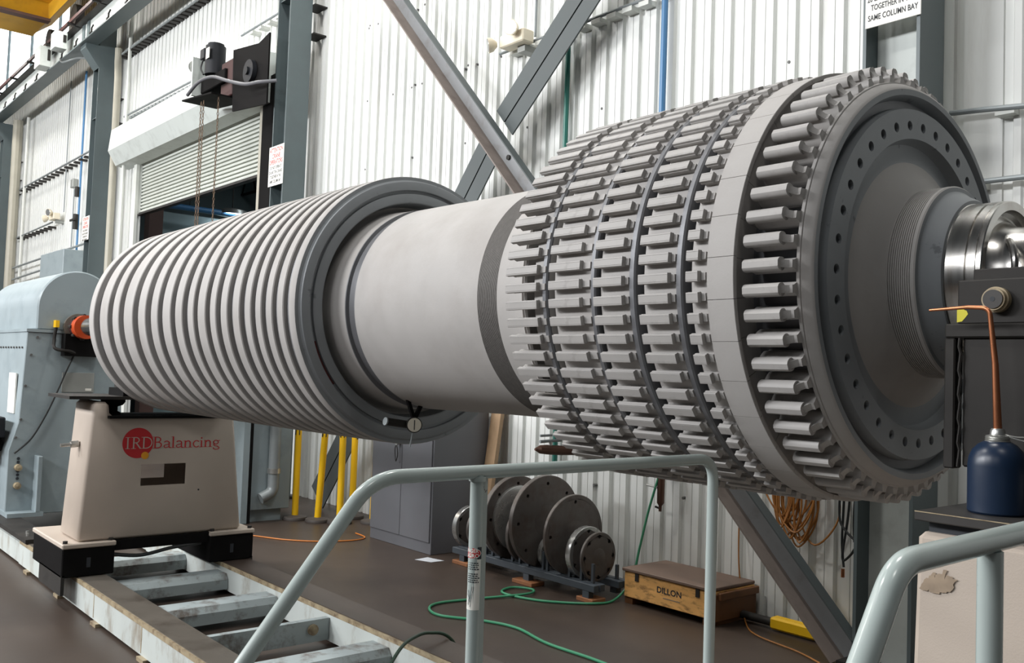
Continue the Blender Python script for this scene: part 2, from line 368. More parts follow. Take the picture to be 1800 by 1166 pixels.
def dark_brace(p0, p1, lab, w=.165):
    t = thing('cross_brace', lab, 'brace', p0, 'diagonal wall braces')
    P0 = Vector(p0); P1 = Vector(p1); d = (P1 - P0).normalized(); nn = Vector((d.z, 0, -d.x))
    def strip(o0, o1, y0, y1):
        c = lambda P: [P + nn * o0 + Vector((0, y0, 0)), P + nn * o1 + Vector((0, y0, 0)), P + nn * o1 + Vector((0, y1, 0)), P + nn * o0 + Vector((0, y1, 0))]
        return MB().hexa(c(P0), c(P1))
    strip(-w, -.008, 0, .015).build('angle', 'brace2', t, smooth=0); strip(.008, w, 0, .015).build('angle', 'brace2', t, smooth=0)
    join(strip(-.02, -.008, .015, .11), strip(.008, .02, .015, .11)).build('back_leg', 'brace2', t, smooth=0)
dark_brace((-6.06, 4.97, 3.70), (-2.75, 4.97, 6.62), 'dark grey diagonal brace rising to the right beside the emergency lamp')
dark_brace((-6.18, 4.97, 3.6), (-9.05, 4.97, .12), 'dark grey diagonal brace falling to the left behind the compressor end')
# crane runway
t = thing('crane_runway_beam', 'long grey crane runway beam high along the wall at upper left', 'beam', (-20, 4.66, 7.2))
MB().box(-37.5, -11.5, 4.5, 4.76, 7.2, 7.225).build('bottom_flange', 'col', t, smooth=0)
MB().box(-37.5, -11.5, 4.62, 4.635, 7.225, 7.62).build('web', 'hood', t, smooth=0)
MB().box(-37.5, -11.5, 4.5, 4.76, 7.62, 7.65).build('top_flange', 'blk', t, smooth=0)  # shade under the flange is put into its black colour
MB().box(-37.5, -11.5, 4.58, 4.66, 7.65, 7.72).build('crane_rail', 'brown', t, smooth=0)
MB().box(-37.5, -11.5, 4.4, 4.44, 7.66, 7.72).build('conductor_bar', 'rust', t, smooth=0)
for k in range(16):
    xk = -26.5 + .95 * k
    c = MB().cyl((xk, 4.52, 7.23), (xk, 4.52, 7.33), .016, 8).cyl((xk, 4.52, 7.33), (xk + .09, 4.52, 7.36), .014, 8).box(xk - .04, xk + .04, 4.49, 4.55, 7.225, 7.25)
    c.build('cable_clip', 'blk', t)
for xk in (-17.9, -17.6, -25.4, -25.1):
    MB().box(xk, xk + .14, 4.6, 4.62, 7.225, 7.62).build('web_plate', 'col', t, smooth=0)
for k in range(9): MB().box(-27 + 1.5 * k, -26.96 + 1.5 * k, 4.36, 4.6, 7.62, 7.66).build('conductor_arm', 'blk', t, smooth=0)
for i, (x0, x1, z0, z1, lab) in enumerate(((-18.75, -18.45, 7.3, 7.62, 'small grey junction box nearer the column on the runway beam'), (-19.95, -19.55, 7.22, 7.62, 'taller grey junction box on the runway beam, left of the smaller one'))):
    b = thing('junction_box', lab, 'junction box', (x0, 4.5, z0), 'boxes on the runway beam')
    MB().box(x0, x1, 4.28, 4.495, z0, z1).build('box_body', 'hood', b, .006, smooth=0)
    MB().box(x1, x1 + .015, 4.42, 4.47, z0 + .12, z1 - .06).build('side_fitting', 'blk', b, smooth=0)
t = thing('beam_conduit', 'thin flexible conduit from the junction box to the column under the runway beam', 'conduit', (-18.3, 4.6, 7.1))
MB().sweep(smooth_path([(-18.9, 4.5, 7.24), (-18.7, 4.5, 7.12), (-18.2, 4.65, 7.12), (-17.8, 4.85, 7.02)]), .018, 8).build('conduit_run', 'galv', t)
t = thing('bridge_crane', 'yellow overhead bridge crane girder in the upper left corner', 'crane', (-21, 2, 7.72))
MB().box(-20.9, -19.7, -8, 4.42, 8.17, 9.6).build('girder', 'ylw_crane', t, smooth=0)
MB().box(-19.62, -17.6, -8, 4.42, 8.5, 9.6).build('girder', 'ylw_crane', t, smooth=0)
MB().box(-19.75, -19.55, -8, 4.44, 8.12, 8.17).build('girder_flange', 'brown', t, smooth=0)
MB().prism([(-20.6, 4.42, 8.17), (-20.6, 4.42, 9.0), (-20.6, 4.7, 9.0), (-20.6, 4.7, 8.4)], (2.6, 0, 0)).build('end_truck', 'ylw_crane', t, smooth=0)
for xk in (-20.2, -18.4): MB().cyl((xk, 4.56, 7.95), (xk, 4.7, 7.95), .22, 24).build('wheel', 'blk', t)

# ------------------------------------------------------------------ roller door
dr = MB()
n = 16; zt0 = 4.1; hgt = (5.05 - zt0) / n
pr = [(5.33, zt0)]
for k in range(n):
    z = zt0 + k * hgt
    pr += [(5.345, z + .002), (5.30, z + .010), (5.296, z + hgt * .5), (5.302, z + hgt * .76), (5.345, z + hgt * .80), (5.35, z + hgt)]
m = len(pr); dr.add([(-16.35, y, z) for y, z in pr] + [(-11.45, y, z) for y, z in pr], [(i, i + 1, m + i + 1, m + i) for i in range(m - 1)])
door = thing('door_1', 'half raised roller shutter door with pale slats', 'roller door', (-13.9, 5.3, 0)); door['kind'] = 'structure'
dr.build('curtain', 'slat', door, smooth=25)
MB().box(-16.35, -11.45, 5.28, 5.345, 4.05, 4.1).box(-16.35, -11.45, 5.25, 5.28, 4.05, 4.065).build('bottom_bar', 'blk', door, smooth=0)
MB().box(-16.47, -16.33, 5.2, 5.25, 0, 5.0).build('guide', 'cream', door, smooth=0)
MB().box(-11.42, -11.3, 5.18, 5.36, 0, 5.0).build('guide', 'pipe_t', door, smooth=0)
MB().box(-11.3, -10.9, 5.16, 5.26, 0, 5.3).build('guide_wall_angle', 'blk2', door, smooth=0)
t = thing('shutter_hood', 'long pale boxed hood above the roller shutter', 'shutter hood', (-14.4, 5.05, 4.9))
hp = [(5.249, 5.62), (4.92, 5.58), (4.88, 5.2), (5.02, 4.96), (5.249, 4.93)]
MB().prism([(-16.9, y, z) for y, z in hp], (4.3, 0, 0)).build('hood_shell', 'hood', t, smooth=0)
MB().prism([(-12.6, y, z) for y, z in hp], (1.5, 0, 0)).build('hood_shell', 'hood', t, smooth=0)
MB().prism([(-16.92, y, z) for y, z in hp], (.02, 0, 0)).build('end_cap', 'cream', t, smooth=0)
t = thing('door_operator', 'black motor operator with pulley and hand chains beside the column above the shutter', 'door motor', (-11.3, 4.65, 4.9))
MB().box(-12.12, -12.08, 4.5, 4.95, 5.1, 5.62).build('end_plate', 'hood', t, smooth=0)
MB().box(-12.08, -11.3, 4.62, 4.9, 5.14, 5.32).build('gear_case', 'blk2', t, .01, smooth=0)
MB().prism([(-11.15, 4.66, 5.52), (-10.4, 4.66, 5.42), (-10.12, 4.66, 5.48), (-10.12, 4.66, 4.62), (-11.1, 4.66, 4.72)], (0, .02, 0)).build('side_plate', 'blk2', t, smooth=0)
MB().cyl((-10.55, 4.655, 5.1), (-10.55, 4.6, 5.1), .14, 28).cyl((-10.55, 4.6, 5.1), (-10.55, 4.57, 5.1), .05, 16).build('pulley', 'motor', t)
MB().box(-11.5, -11.15, 4.66, 4.85, 4.95, 5.42).build('chain_wheel_box', 'rust', t, .01, smooth=0)
MB().prism([(-12.2, 4.42, 5.02), (-11.2, 4.42, 4.92), (-11.2, 4.9, 4.92), (-12.2, 4.9, 5.02)], (0, 0, .02)).build('tray', 'blk2', t, smooth=0)
mo = MB().cyl((-11.72, 4.66, 5.32), (-11.72, 4.66, 5.7), .13, 24).cyl((-11.72, 4.66, 5.7), (-11.72, 4.66, 5.735), .105, 24)
mo.build('motor', 'motor', t); MB().box(-11.98, -11.84, 4.55, 4.7, 5.56, 5.7).build('terminal_box', 'motor', t, .008, smooth=0)
MB().sweep(smooth_path([(-11.93, 4.58, 5.57), (-11.95, 4.56, 5.45), (-11.85, 4.56, 5.34)]), .012, 8).build('motor_lead', 'black', t)
MB().box(-11.7, -11.6, 4.522, 4.53, 5.5, 5.64).build('name_plate', 'sign', t, smooth=0)
MB().sweep(smooth_path([(-11.95, 4.4, 5.05), (-11.6, 4.4, 5.14), (-11.2, 4.42, 5.13), (-10.8, 4.45, 5.0), (-10.4, 4.5, 4.88), (-10.1, 4.55, 4.85), (-9.95, 4.7, 4.87)]), .022, 10).build('flexible_conduit', 'locker', t)
MB().lathe_x([(-12.13, 0), (-12.13, .09), (-12.16, .08), (-12.17, 0)], 4.55, 5.5, 20).build('gong', 'alu', t)
for (x, y, zb) in ((-11.72, 4.5, 2.4), (-11.64, 4.5, 2.4), (-11.28, 4.55, 2.6)):
    ch = MB(); z = 4.94; k = 0
    while z > zb:
        lk = [(x + (0 if k % 2 else .011 * math.cos(q * math.pi / 3)), y + (.011 * math.cos(q * math.pi / 3) if k % 2 else 0), z - .026 + .026 * math.sin(q * math.pi / 3)) for q in range(6)]
        ch.sweep(lk, .0045, 5, closed=True); z -= .042; k += 1
    ch.build('hand_chain', 'chain', t)

# ------------------------------------------------------------------ signs
def sign(name, lab, group, x0, x1, z0, z1, y, lines, right=(1, 0, 0)):
    t = thing(name, lab, 'sign', (x0, y, z0), group)
    MB().box(x0, x1, y, y + .006, z0, z1).build('plate', 'sign', t, .002, smooth=0)
    for tx, sz, dz, w, c in lines:
        text_mb(tx, sz, ((x0 + x1) / 2, y, z1 - dz), (1, 0, 0), (0, 0, 1), .001, width=w, bold=.018).build('lettering_line', c, t, smooth=0, solid=False)
W = .34
L7 = [('ATTENTION', .075, .075, W, 'ink_r'), ('CRANE', .075, .145, W * .62, 'ink_r'), ('OPERATORS', .075, .215, W, 'ink_r'), ('DO NOT OPERATE', .05, .275, W * .86, 'ink'),
      ('20 & 40 TON CRANES', .05, .33, W, 'ink'), ('TOGETHER IN THE', .05, .385, W * .8, 'ink'), ('SAME COLUMN BAY', .05, .44, W * .9, 'ink')]
sign('crane_sign', 'narrow white sign with red and black lettering on the column beside the roller door', 'crane warning signs', -10.24, -9.86, 3.66, 4.135, 4.785, L7)
sign('crane_sign', 'small distant white sign with red lettering on the column left of the roller door', 'crane warning signs', -17.9, -17.47, 3.675, 4.11, 4.785, L7)
W4 = .3
sign('crane_sign', 'white sign cut by the top edge of the picture, black lettering, above the turbine', 'crane warning signs', -2.65, -2.33, 3.56, 4.03, 4.785,
     [('ATTENTION', .075, .075, W4, 'ink_r'), ('CRANE', .075, .145, W4 * .62, 'ink_r'), ('OPERATORS', .075, .215, W4, 'ink_r'), ('DO NOT OPERATE', .046, .268, W4 * .88, 'ink'),
      ('20 & 40 TON CRANES', .046, .323, W4 * .98, 'ink'), ('TOGETHER IN THE', .046, .374, W4 * .84, 'ink'), ('SAME COLUMN BAY', .046, .432, W4 * .96, 'ink')])

# ------------------------------------------------------------------ conduits and wall fittings
def conduit(lab, pts, r, m, name='wall_conduit', group='pipes and conduits on the wall', strap=None, cat='conduit', clip_m='cream'):
    t = thing(name, lab, cat, pts[0], group)
    MB().sweep(pts, r, 10).build('pipe_run', m, t)
    if strap:
        q0 = strap[0]; c = MB().box(q0[0] - .05, q0[0] + .05, q0[1], WY - .001, q0[2] - .05, q0[2] - .012).build('standoff', clip_m, t, smooth=0)
        for q in strap[1:]:
            o = c.copy(); COL.objects.link(o); o.parent = t; o.location = Vector(q) - Vector(q0)
    return t
conduit('thin conduit running level right of the dark brace, held off the wall on clips', fillet([(-6.4, 5.17, 4.435), (-4.56, 5.17, 4.435), (-4.5, 5.17, 4.40)], .02), .014, 'galv', strap=[(-6.2 + .17 * k, 5.16, 4.435) for k in range(10)])
conduit('blue vertical pipe on the wall above the turbine', [(-4.48, 5.19, 2.0), (-4.48, 5.19, 8)], .024, 'pipe_b', 'wall_pipe', cat='pipe')
conduit('dark green vertical pipe beside the dark brace', [(-5.53, 5.2, .8), (-5.53, 5.2, 4.4)], .022, 'pipe_g', 'wall_pipe', cat='pipe')
conduit('thin conduit dropping to the emergency lamp from above', [(-5.98, 5.22, 4.5), (-5.98, 5.22, 8)], .012, 'galv')
conduit('thin conduit on the wall right of the right column, with a yellow tag', [(-2.34, 5.17, 3.10), (-2.15, 5.17, 3.085), (-1.9, 5.17, 3.06), (-.5, 5.17, 3.04)], .016, 'galv', strap=[(-2.05, 5.17, 3.09), (-1.6, 5.17, 3.07)])
conduit('lower thin conduit on the wall right of the right column', [(-2.34, 5.17, 2.69), (-.5, 5.17, 2.66)], .016, 'galv', strap=[(-2.2, 5.17, 2.7)])
conduit('upper level conduit left of the roller door column', [(-25.0, 5.1, 5.53), (-17.8, 5.1, 5.56)], .02, 'galv', strap=[(-24.4 + .347 * k, 5.1, 5.53) for k in range(18)], clip_m='blk')
conduit('middle level conduit on the left wall, ending behind the emergency lamp', [(-25.0, 5.1, 4.36), (-21.3, 5.1, 4.42)], .018, 'galv', strap=[(-24.4 + .347 * k, 5.1, 4.38) for k in range(9)], clip_m='blk')
conduit('level conduit above the distant grey transformer, upper one', [(-25.2, 5.05, 3.62), (-18.0, 5.05, 3.74)], .022, 'galv')
conduit('level conduit into the distant grey transformer, lower one', [(-25.4, 5.05, 3.33), (-20.3, 5.05, 3.45)], .022, 'galv')
conduit('level conduit just above the shutter hood', [(-16.9, 5.12, 5.86), (-12.2, 5.12, 5.78)], .018, 'galv', strap=[(-16.6 + .1735 * k, 5.12, 5.83 - .003 * k) for k in range(26)], clip_m='galv')
conduit('level conduit high above the shutter hood beneath the runway beam', [(-17.4, 5.1, 7.05), (-10.1, 5.1, 7.0)], .02, 'galv', strap=[(-17.2 + .1735 * k, 5.1, 7.05) for k in range(34)], clip_m='blk')
conduit('level conduit between shutter hood and column, higher right', [(-12.0, 5.12, 6.05), (-10.1, 5.12, 6.05)], .016, 'galv', strap=[(-11.7 + .26 * k, 5.12, 6.05) for k in range(6)])
conduit('second high conduit near the top edge left of the column', fillet([(-11.75, 5.14, 9), (-11.75, 5.14, 6.85), (-11.6, 5.14, 6.8), (-10.1, 5.14, 6.8)], .06), .018, 'galv')
conduit('thin blue vertical pipe left of the roller door column', fillet([(-19.55, 5.15, 7.3), (-19.55, 5.15, 2)], .02), .02, 'pipe_b', 'wall_pipe', cat='pipe')
conduit('thin vertical conduit above the far emergency lamp', [(-20.85, 5.2, 4.6), (-20.85, 5.2, 7.4)], .012, 'galv')
conduit('thin vertical conduit below the small grey box', [(-20.15, 5.2, 3.6), (-20.15, 5.2, 5.0)], .014, 'galv')
conduit('tan rain pipe beside the column left of the roller door', [(-17.05, 5.02, 0), (-17.05, 5.02, 6.55), (-17.2, 5.05, 6.9), (-17.2, 5.05, 7.15)], .06, 'pipe_t', 'rain_pipe', cat='pipe')
conduit('thin pale pipe right of the tan rain pipe', [(-16.72, 5.1, 0), (-16.72, 5.1, 9)], .03, 'cream', 'rain_pipe', cat='pipe')
conduit('tan rain pipe beside the far left column', [(-24.55, 5.0, 0), (-24.55, 5.0, 7.2)], .11, 'pipe_t', 'rain_pipe', cat='pipe')
conduit('thin pale pipe beside the far left rain pipe', [(-24.0, 5.1, 0), (-24.0, 5.1, 7.2)], .035, 'cream', 'rain_pipe', cat='pipe')
t = thing('switch_box', 'small grey switch box on the wall left of the blue pipe', 'switch box', (-20.15, 5.2, 5.0)); MB().box(-20.24, -20.06, 5.14, 5.245, 5.02, 5.2).build('box_body', 'gray_pl', t, .01, smooth=0)
t = thing('pipe_valve', 'dark valve with lever on the lower blue pipe', 'valve', (-19.55, 5.1, 4.2))
MB().cyl((-19.55, 5.1, 4.1), (-19.55, 5.1, 4.4), .05, 14).build('valve_body', 'blk', t); MB().box(-19.72, -19.36, 5.03, 5.06, 4.26, 4.3).build('lever', 'blk', t, smooth=0)
MB().cyl((-19.55, 5.1, 4.75), (-19.55, 5.1, 4.95), .04, 12).build('union', 'blk', t)
def em_lamp(lab, x, z, sc):
    t = thing('emergency_lamp', lab, 'emergency lamp', (x, 5.1, z), 'twin head emergency lamps')
    MB().box(x - .2 * sc, x + .2 * sc, 5.02, 5.15, z - .06 * sc, z + .08 * sc).build('battery_case', 'lamp_body', t, .01, smooth=0)
    MB().box(x - .0 * sc, x + .12 * sc, 5.1, WY, z - .13 * sc, z - .06 * sc).build('bracket', 'gray_pl', t, smooth=0)
    for dx, dr in ((-.24, (-.55, -.8, -.2)), (.06, (.35, -.9, -.1))):
        c = Vector((x + dx * sc, 5.02, z + (.0 if dx < 0 else .09 * sc))); d = Vector(dr).normalized()
        h = MB().sweep([c, c + d * .05 * sc, c + d * .1 * sc], [.03 * sc, .075 * sc, .085 * sc], 20).build('lamp_head', 'lamp_body', t)
        MB().sweep([c + d * .1 * sc, c + d * .105 * sc], [.075 * sc, .072 * sc], 20).build('lens', 'lens', h)
em_lamp('cream twin head emergency lamp on the wall beside the dark brace', -6.07, 4.45, .8)
em_lamp('far cream emergency lamp on the left wall under a thin conduit', -21.1, 4.5, .95)
t = thing('transformer_box', 'distant grey transformer box on the wall behind the domed drive housing', 'electrical box', (-19.6, 5, 2.6))
MB().box(-20.6, -18.9, 4.75, 5.2, 2.6, 3.62).build('box_body', 'house', t, .01, smooth=0); MB().box(-21.0, -20.6, 4.85, 5.2, 2.7, 3.3).build('side_box', 'cream', t, .01, smooth=0)

# ------------------------------------------------------------------ the rotor
YR, ZR = 2.276, 1.808
RO = Vector((-3.6, YR, ZR))
rot = thing('turbine_rotor', 'huge bladeless gas turbine rotor lying horizontally across the picture', 'turbine rotor', RO)
def L(prof, name, m, n=128, parent=rot, **k): return MB().lathe_x(prof, YR, ZR, n, **k).build(name, m, parent, smooth=30)
def rc(x): return .588 if x < -4.2 else .588 - (x + 4.2) * .0055
gr = [(-5.9586, -5.8319), (-5.6894, -5.5936), (-5.4866, -5.3931), (-5.2468, -5.1531), (-5.0417, -4.9519), (-4.8550, -4.7806), (-4.6722, -4.6044), (-4.5125, -4.4394), (-4.3674, -4.3138), (-4.2231, -4.1675),
      (-4.1015, -4.0457), (-3.9755, -3.9173), (-3.8474, -3.7920), (-3.7338, -3.6875), (-3.6333, -3.5877), (-3.5325, -3.4872), (-3.4321, -3.3866)]
edges = [-6.05] + [v for g in gr for v in g] + [-3.335]
for i in range(0, len(edges), 2):
    x0, x1 = edges[i], edges[i + 1]; r = rc((x0 + x1) / 2)
    if i == len(edges) - 2: continue
    L([(x0, .5), (x0, r - .004), (x0 + .004, r), (x1 - .004, r), (x1, r - .004), (x1, .5)], 'compressor_disc', 'steel')
dp = []
for a_, b_ in gr:
    c = (a_ + b_) / 2; w = (b_ - a_) / 2
    if a_ < -4.9: dp += [(a_ - .02, .555), (c - w * .2, .556), (c, .56), (b_ + .02, .56)]
    else: dp += [(a_ - .02, .556), (c - w * .25, .556), (c - w * .18, .572), (c + w * .22, .572), (c + w * .3, .556), (b_ + .02, .556)]
L([(-6.04, .1)] + [(-6.04, .5)] + dp + [(-3.36, .5)], 'compressor_drum', 'steel_dark')
xl = edges[-2]
L([(xl, .5), (xl, .579), (xl + .004, .583), (-3.338, .583), (-3.334, .581)], 'compressor_disc', 'steel')
L([(-3.334, .581), (-3.333, .567), (-3.328, .5625), (-3.319, .5595), (-3.317, .556), (-3.317, .5235), (-3.319, .5215), (-3.333, .5205), (-3.333, .508), (-3.321, .507), (-3.3195, .504), (-3.3195, .470), (-3.322, .466),
   (-3.36, .462), (-3.40, .456)], 'compressor_end_disc', 'steel_face')
L([(-3.40, .456), (-3.41, .45), (-3.40, .442), (-3.37, .434), (-3.33, .429), (-3.28, .426), (-3.215, .4245)], 'fillet_neck', 'steel')
L([(-3.215, .4245), (-3.209, .424), (-3.204, .412), (-3.158, .410), (-3.152, .421), (-3.146, .4215)], 'neck_groove', 'steel_dark')
L([(-3.146, .4215), (-2.9, .4195), (-2.7, .416), (-2.3766, .4155)], 'shaft_barrel', 'steel')
kp = []
for k in range(26): x = -2.3766 + k * .00388; kp += [(x, .4155), (x + .0016, .4155), (x + .0024, .4125), (x + .0034, .4125)]
L(kp + [(-2.2757, .4155)], 'scored_band', 'knurl')
L([(-2.2757, .4155), (-2.2, .418), (-2.1, .428), (-2.04, .445), (-1.95, .45)], 'barrel_flare', 'steel')
MB().lathe_x([(-3.332, .5085), (-3.331, .5085), (-3.331, .52), (-3.332, .52)], YR, ZR, 14, closed=True, a0=-40, a1=-18).build('paint_mark', 'red_mark', rot)['label'] = 'maroon paint mark'
# turbine body between the rows of roots
L([(-2.045, .43), (-2.045, .512), (-2.037, .516), (-2.033, .508), (-2.026, .518), (-2.02, .518), (-2.016, .508), (-2.01, .53), (-1.998, .53), (-1.992, .43)], 'first_ring', 'steel')
L([(-1.962, .43), (-1.962, .53), (-1.952, .542), (-1.905, .547), (-1.8845, .547), (-1.8845, .49)], 'root_rim', 'steel')
for xa, xb in ((-1.8635, -1.7155), (-1.6865, -1.5785), (-1.5365, -1.4275), (-1.3875, -1.336)):
    L([(xa, .49), (xa, .545), (xa + .012, .548), (xb, .548), (xb, .49)], 'root_rim', 'steel')
for xa, xb in ((-1.9035, -1.8855), (-1.7145, -1.6975), (-1.5775, -1.5585), (-1.4265, -1.4085)):
    L([(xa, .5), (xa, .5555), (xa + .001, .5565), (xb - .004, .5565), (xb, .5525), (xb, .5)], 'spacer_ring', 'steel_dark')
L([(-1.96, .43), (-1.96, .502), (-1.336, .502), (-1.336, .47), (-1.25, .47), (-1.25, .478), (-1.125, .478), (-1.125, .44)], 'turbine_wheel', 'steel_dark')
# end flange with bolt holes, dish, hub
L([(-1.128, .44), (-1.128, .511), (-1.1215, .509), (-1.1205, .5055), (-1.1185, .5055), (-1.103, .4955), (-1.0985, .489), (-1.0983, .4885)], 'rim_band', 'steel')  # paler steel than the end face, light on the band put into the colour
L([(-1.0983, .4885), (-1.0985, .474), (-1.115, .466), (-1.148, .461), (-1.156, .455), (-1.150, .449),
   (-1.128, .444), (-1.106, .4415), (-1.0975, .439)], 'end_rim', 'steel_face')
MB().holed(-1.13, -1.0975, .3655, .439, .398, 36, .0122, YR, ZR, a0=.0, depth=.03).build('bolt_flange', 'steel_face', rot, smooth=30, solid=True)
L([(-1.0975, .3655), (-1.112, .363), (-1.124, .355), (-1.126, .335), (-1.120, .31)], 'end_dish', 'steel_face')
L([(-1.120, .31), (-1.109, .285), (-1.094, .262), (-1.08, .245), (-1.068, .2345)], 'hub_flare', 'steel')  # paler steel than the dish, its lit streak put into the colour
hp = []
for k in range(11): x = -1.068 + k * .0052; hp += [(x, .2345), (x + .0028, .2345), (x + .0034, .2315), (x + .0046, .2315)]
L(hp + [(-1.0108, .235), (-1.003, .235), (-1.0, .232)], 'labyrinth_hub', 'steel')
L([(-1.0, .232), (-.999, .222), (-.992, .214), (-.965, .2), (-.958, .195), (-.957, .187)], 'hub_cone', 'steel_face')
L([(-.957, .187), (-.955, .1855), (-.912, .1855), (-.911, .181), (-.907, .181), (-.906, .1855), (-.889, .1855), (-.888, .183), (-.884, .183), (-.883, .1845), (-.877, .1845), (-.875, .182), (-.875, .163)], 'bearing_journal', 'polished')
L([(-.875, .163), (-.89, .158), (-.897, .15), (-.892, .138), (-.87, .124), (-.84, .118), (-.80, .117), (-.2, .117), (-.2, 0)], 'shaft_end', 'polished')
MB().sweep(smooth_path([(-.82, 2.13, 1.79), (-.82, 2.13, 1.84), (-.835, 2.15, 1.875), (-.86, 2.2, 1.89)]), .008, 10).build('oil_feed_tube', 'polished', rot)
L([(-8.1, 0), (-8.1, .075), (-6.05, .075), (-6.05, .1)], 'far_shaft', 'polished', 48)
# short roots: five rows of 72; the nearest hundred are parts, the others one part
def rel(p): return (p[0] + RO.x, p[1], p[2])
def root_mb(x0, xc, x1, tall=.0):                                    # at angle 0, on the side facing the room
    mb = MB()
    def ext(poly, xa, xb): mb.prism([(xa, YR - r, ZR + t_) for r, t_ in poly], (xb - xa, 0, 0))
    ext([(.540, -.0115), (.540, .0115), (.5495, .0095), (.552, .0088), (.5595, .0088), (.5595, -.0088), (.552, -.0088), (.5495, -.0095)], x0 + .004, x1)
    ext([(.556, -.0095), (.556, .0095), (.5595, .0128), (.5640, .0130), (.5648, .0120), (.5658, .0122), (.5708, .0124), (.5718, .0116), (.5722, .0085), (.5714, .0081), (.5722, .0077), (.5722, -.0077), (.5714, -.0081), (.5722, -.0085), (.5718, -.0116), (.5708, -.0124), (.5658, -.0122), (.5648, -.0120), (.5640, -.0130), (.5595, -.0128)], x0, xc)
    return mb
rows = [(-2.045, -1.912, -1.89, 3.45), (-1.862, -1.742, -1.7145, 3.5), (-1.690, -1.590, -1.578, 3.45), (-1.534, -1.440, -1.428, 3.35), (-1.385, -1.350, -1.337, 3.25)]
cand = []
for ri, (x0, xc, x1, ph) in enumerate(rows):
    for k in range(72):
        a_ = ((ph + 5 * k + 180) % 360) - 180
        y = YR - .56 * math.cos(R(a_)); z = ZR + .56 * math.sin(R(a_)); p = Vector(((x0 + xc) / 2, y, z)); v = Vector((0, 0, 1.55)) - p
        nrm_ = Vector((0, -math.cos(R(a_)), math.sin(R(a_)))); f_ = nrm_.dot(v.normalized())
        cand.append(((max(f_, .0) * (xc - x0) / v.length_squared) + min(f_, 0) * .01, ri, a_))
cand.sort(reverse=True)
meshes = []
for ri, (x0, xc, x1, ph) in enumerate(rows):
    o = root_mb(x0, xc, x1).build('blade_root', 'steel_root', rot, smooth=0); meshes.append(o.data); bpy.data.objects.remove(o)
def spin(me, a_, name='blade_root'):
    o = bpy.data.objects.new(name, me); COL.objects.link(o); o.parent = rot; o.rotation_euler = (R(-a_), 0, 0); return o
for sc_, ri, a_ in cand[:100]: spin(meshes[ri], a_)
rest = MB()
for sc_, ri, a_ in cand[100:]:
    x0, xc, x1, ph = rows[ri]; src = root_mb(x0, xc, x1); c_, s_ = math.cos(R(a_)), math.sin(R(a_)); vs = []
    for x, y, z in src.v:
        dy, dz = y - YR, z - ZR; vs.append((x, YR + dy * c_ + dz * s_, ZR - dy * s_ + dz * c_))
    rest.add(vs, src.f)
rest.build('further_blade_roots', 'steel_root', rot, smooth=0)['kind'] = 'stuff'
# smooth segmented ring
seg = MB(); na = 8; half = 4.94
pf = [(-1.3315, .47), (-1.3315, .5605), (-1.3305, .562), (-1.2575, .562), (-1.2565, .5605), (-1.2565, .551), (-1.2600, .549), (-1.268, .547), (-1.268, .47)]
seg.lathe_x(pf, YR, ZR, na, closed=True, a0=-half, a1=half)
sm = seg.build('ring_segment', 'steel', rot, smooth=30); sme = sm.data; bpy.data.objects.remove(sm)
for k in range(36): spin(sme, 2.35 - 4.85 + 10 * k, 'ring_segment')
L([(-1.333, .46), (-1.333, .552), (-1.27, .552), (-1.27, .46)], 'ring_core', 'blk')
# long fir tree roots
lr = MB()
def ext(poly, xa, xb): lr.prism([(xa, YR - r, ZR + t_) for r, t_ in poly], (xb - xa, 0, 0))
up_ = [(.524, -.006), (.524, .006), (.527, .0085), (.531, .0135), (.538, .0152), (.545, .0142), (.550, .0115), (.5535, .0065), (.5535, -.0065), (.550, -.0115), (.545, -.0142), (.538, -.0152), (.531, -.0135), (.527, -.0085)]
lo_ = [(.474, -.012), (.474, .012), (.482, .0105), (.488, .0105), (.494, .0145), (.501, .0158), (.508, .0145), (.5145, .0125), (.521, .0095), (.528, .0085), (.528, -.0085), (.521, -.0095), (.5145, -.0125), (.508, -.0145), (.501, -.0158), (.494, -.0145), (.488, -.0105), (.482, -.0105)]
ext(up_, -1.24, -1.147); ext(lo_, -1.238, -1.127)
st = []
for q in range(7):                                                  # concave step between head and foot
    u = q / 6; st.append((-1.148 + .021 * u, .545 - .02 * math.sin(u * math.pi / 2)))
for q in range(6):
    (xa, ra), (xb, rb_) = st[q], st[q + 1]
    lr.hexa([(xa, YR - .522, ZR - .0085), (xa, YR - ra, ZR - .0085), (xa, YR - ra, ZR + .0085), (xa, YR - .522, ZR + .0085)], [(xb, YR - .522, ZR - .0085), (xb, YR - rb_, ZR - .0085), (xb, YR - rb_, ZR + .0085), (xb, YR - .522, ZR + .0085)])
o = lr.build('long_blade_root', 'steel_root', rot, smooth=32); lme = o.data; bpy.data.objects.remove(o)
for k in range(60): spin(lme, .15 + 6 * k, 'long_blade_root')

# dial gauge under the compressor end, tools near the turbine
t = thing('dial_gauge', 'small round dial gauge hanging under the rear compressor face on a forked stand', 'dial gauge', (-3.12, 2.14, 1.23))
gx = -3.12
MB().cyl((gx, 2.14, 1.325), (gx + .016, 2.132, 1.325), .032, 28).build('gauge_case', 'blk', t)
MB().cyl((gx + .016, 2.132, 1.325), (gx + .018, 2.131, 1.325), .028, 28).build('dial_face', 'dial', t)
MB().box(gx + .018, gx + .019, 2.1285, 2.1325, 1.305, 1.345).build('pointer', 'ink', t, smooth=0)
MB().sweep([(gx, 2.135, 1.29), (gx, 2.125, 1.235)], .003, 6).build('plunger', 'galv', t)
MB().obox((gx, 2.14, 1.345), (gx, 2.105, 1.43), .014, .014).obox((gx, 2.14, 1.345), (gx, 2.18, 1.42), .014, .014).build('fork', 'blk2', t, smooth=0)
MB().cyl((gx - .02, 2.12, 1.325), (gx - .02, 2.02, 1.338), .016, 12).build('arm', 'blk', t)
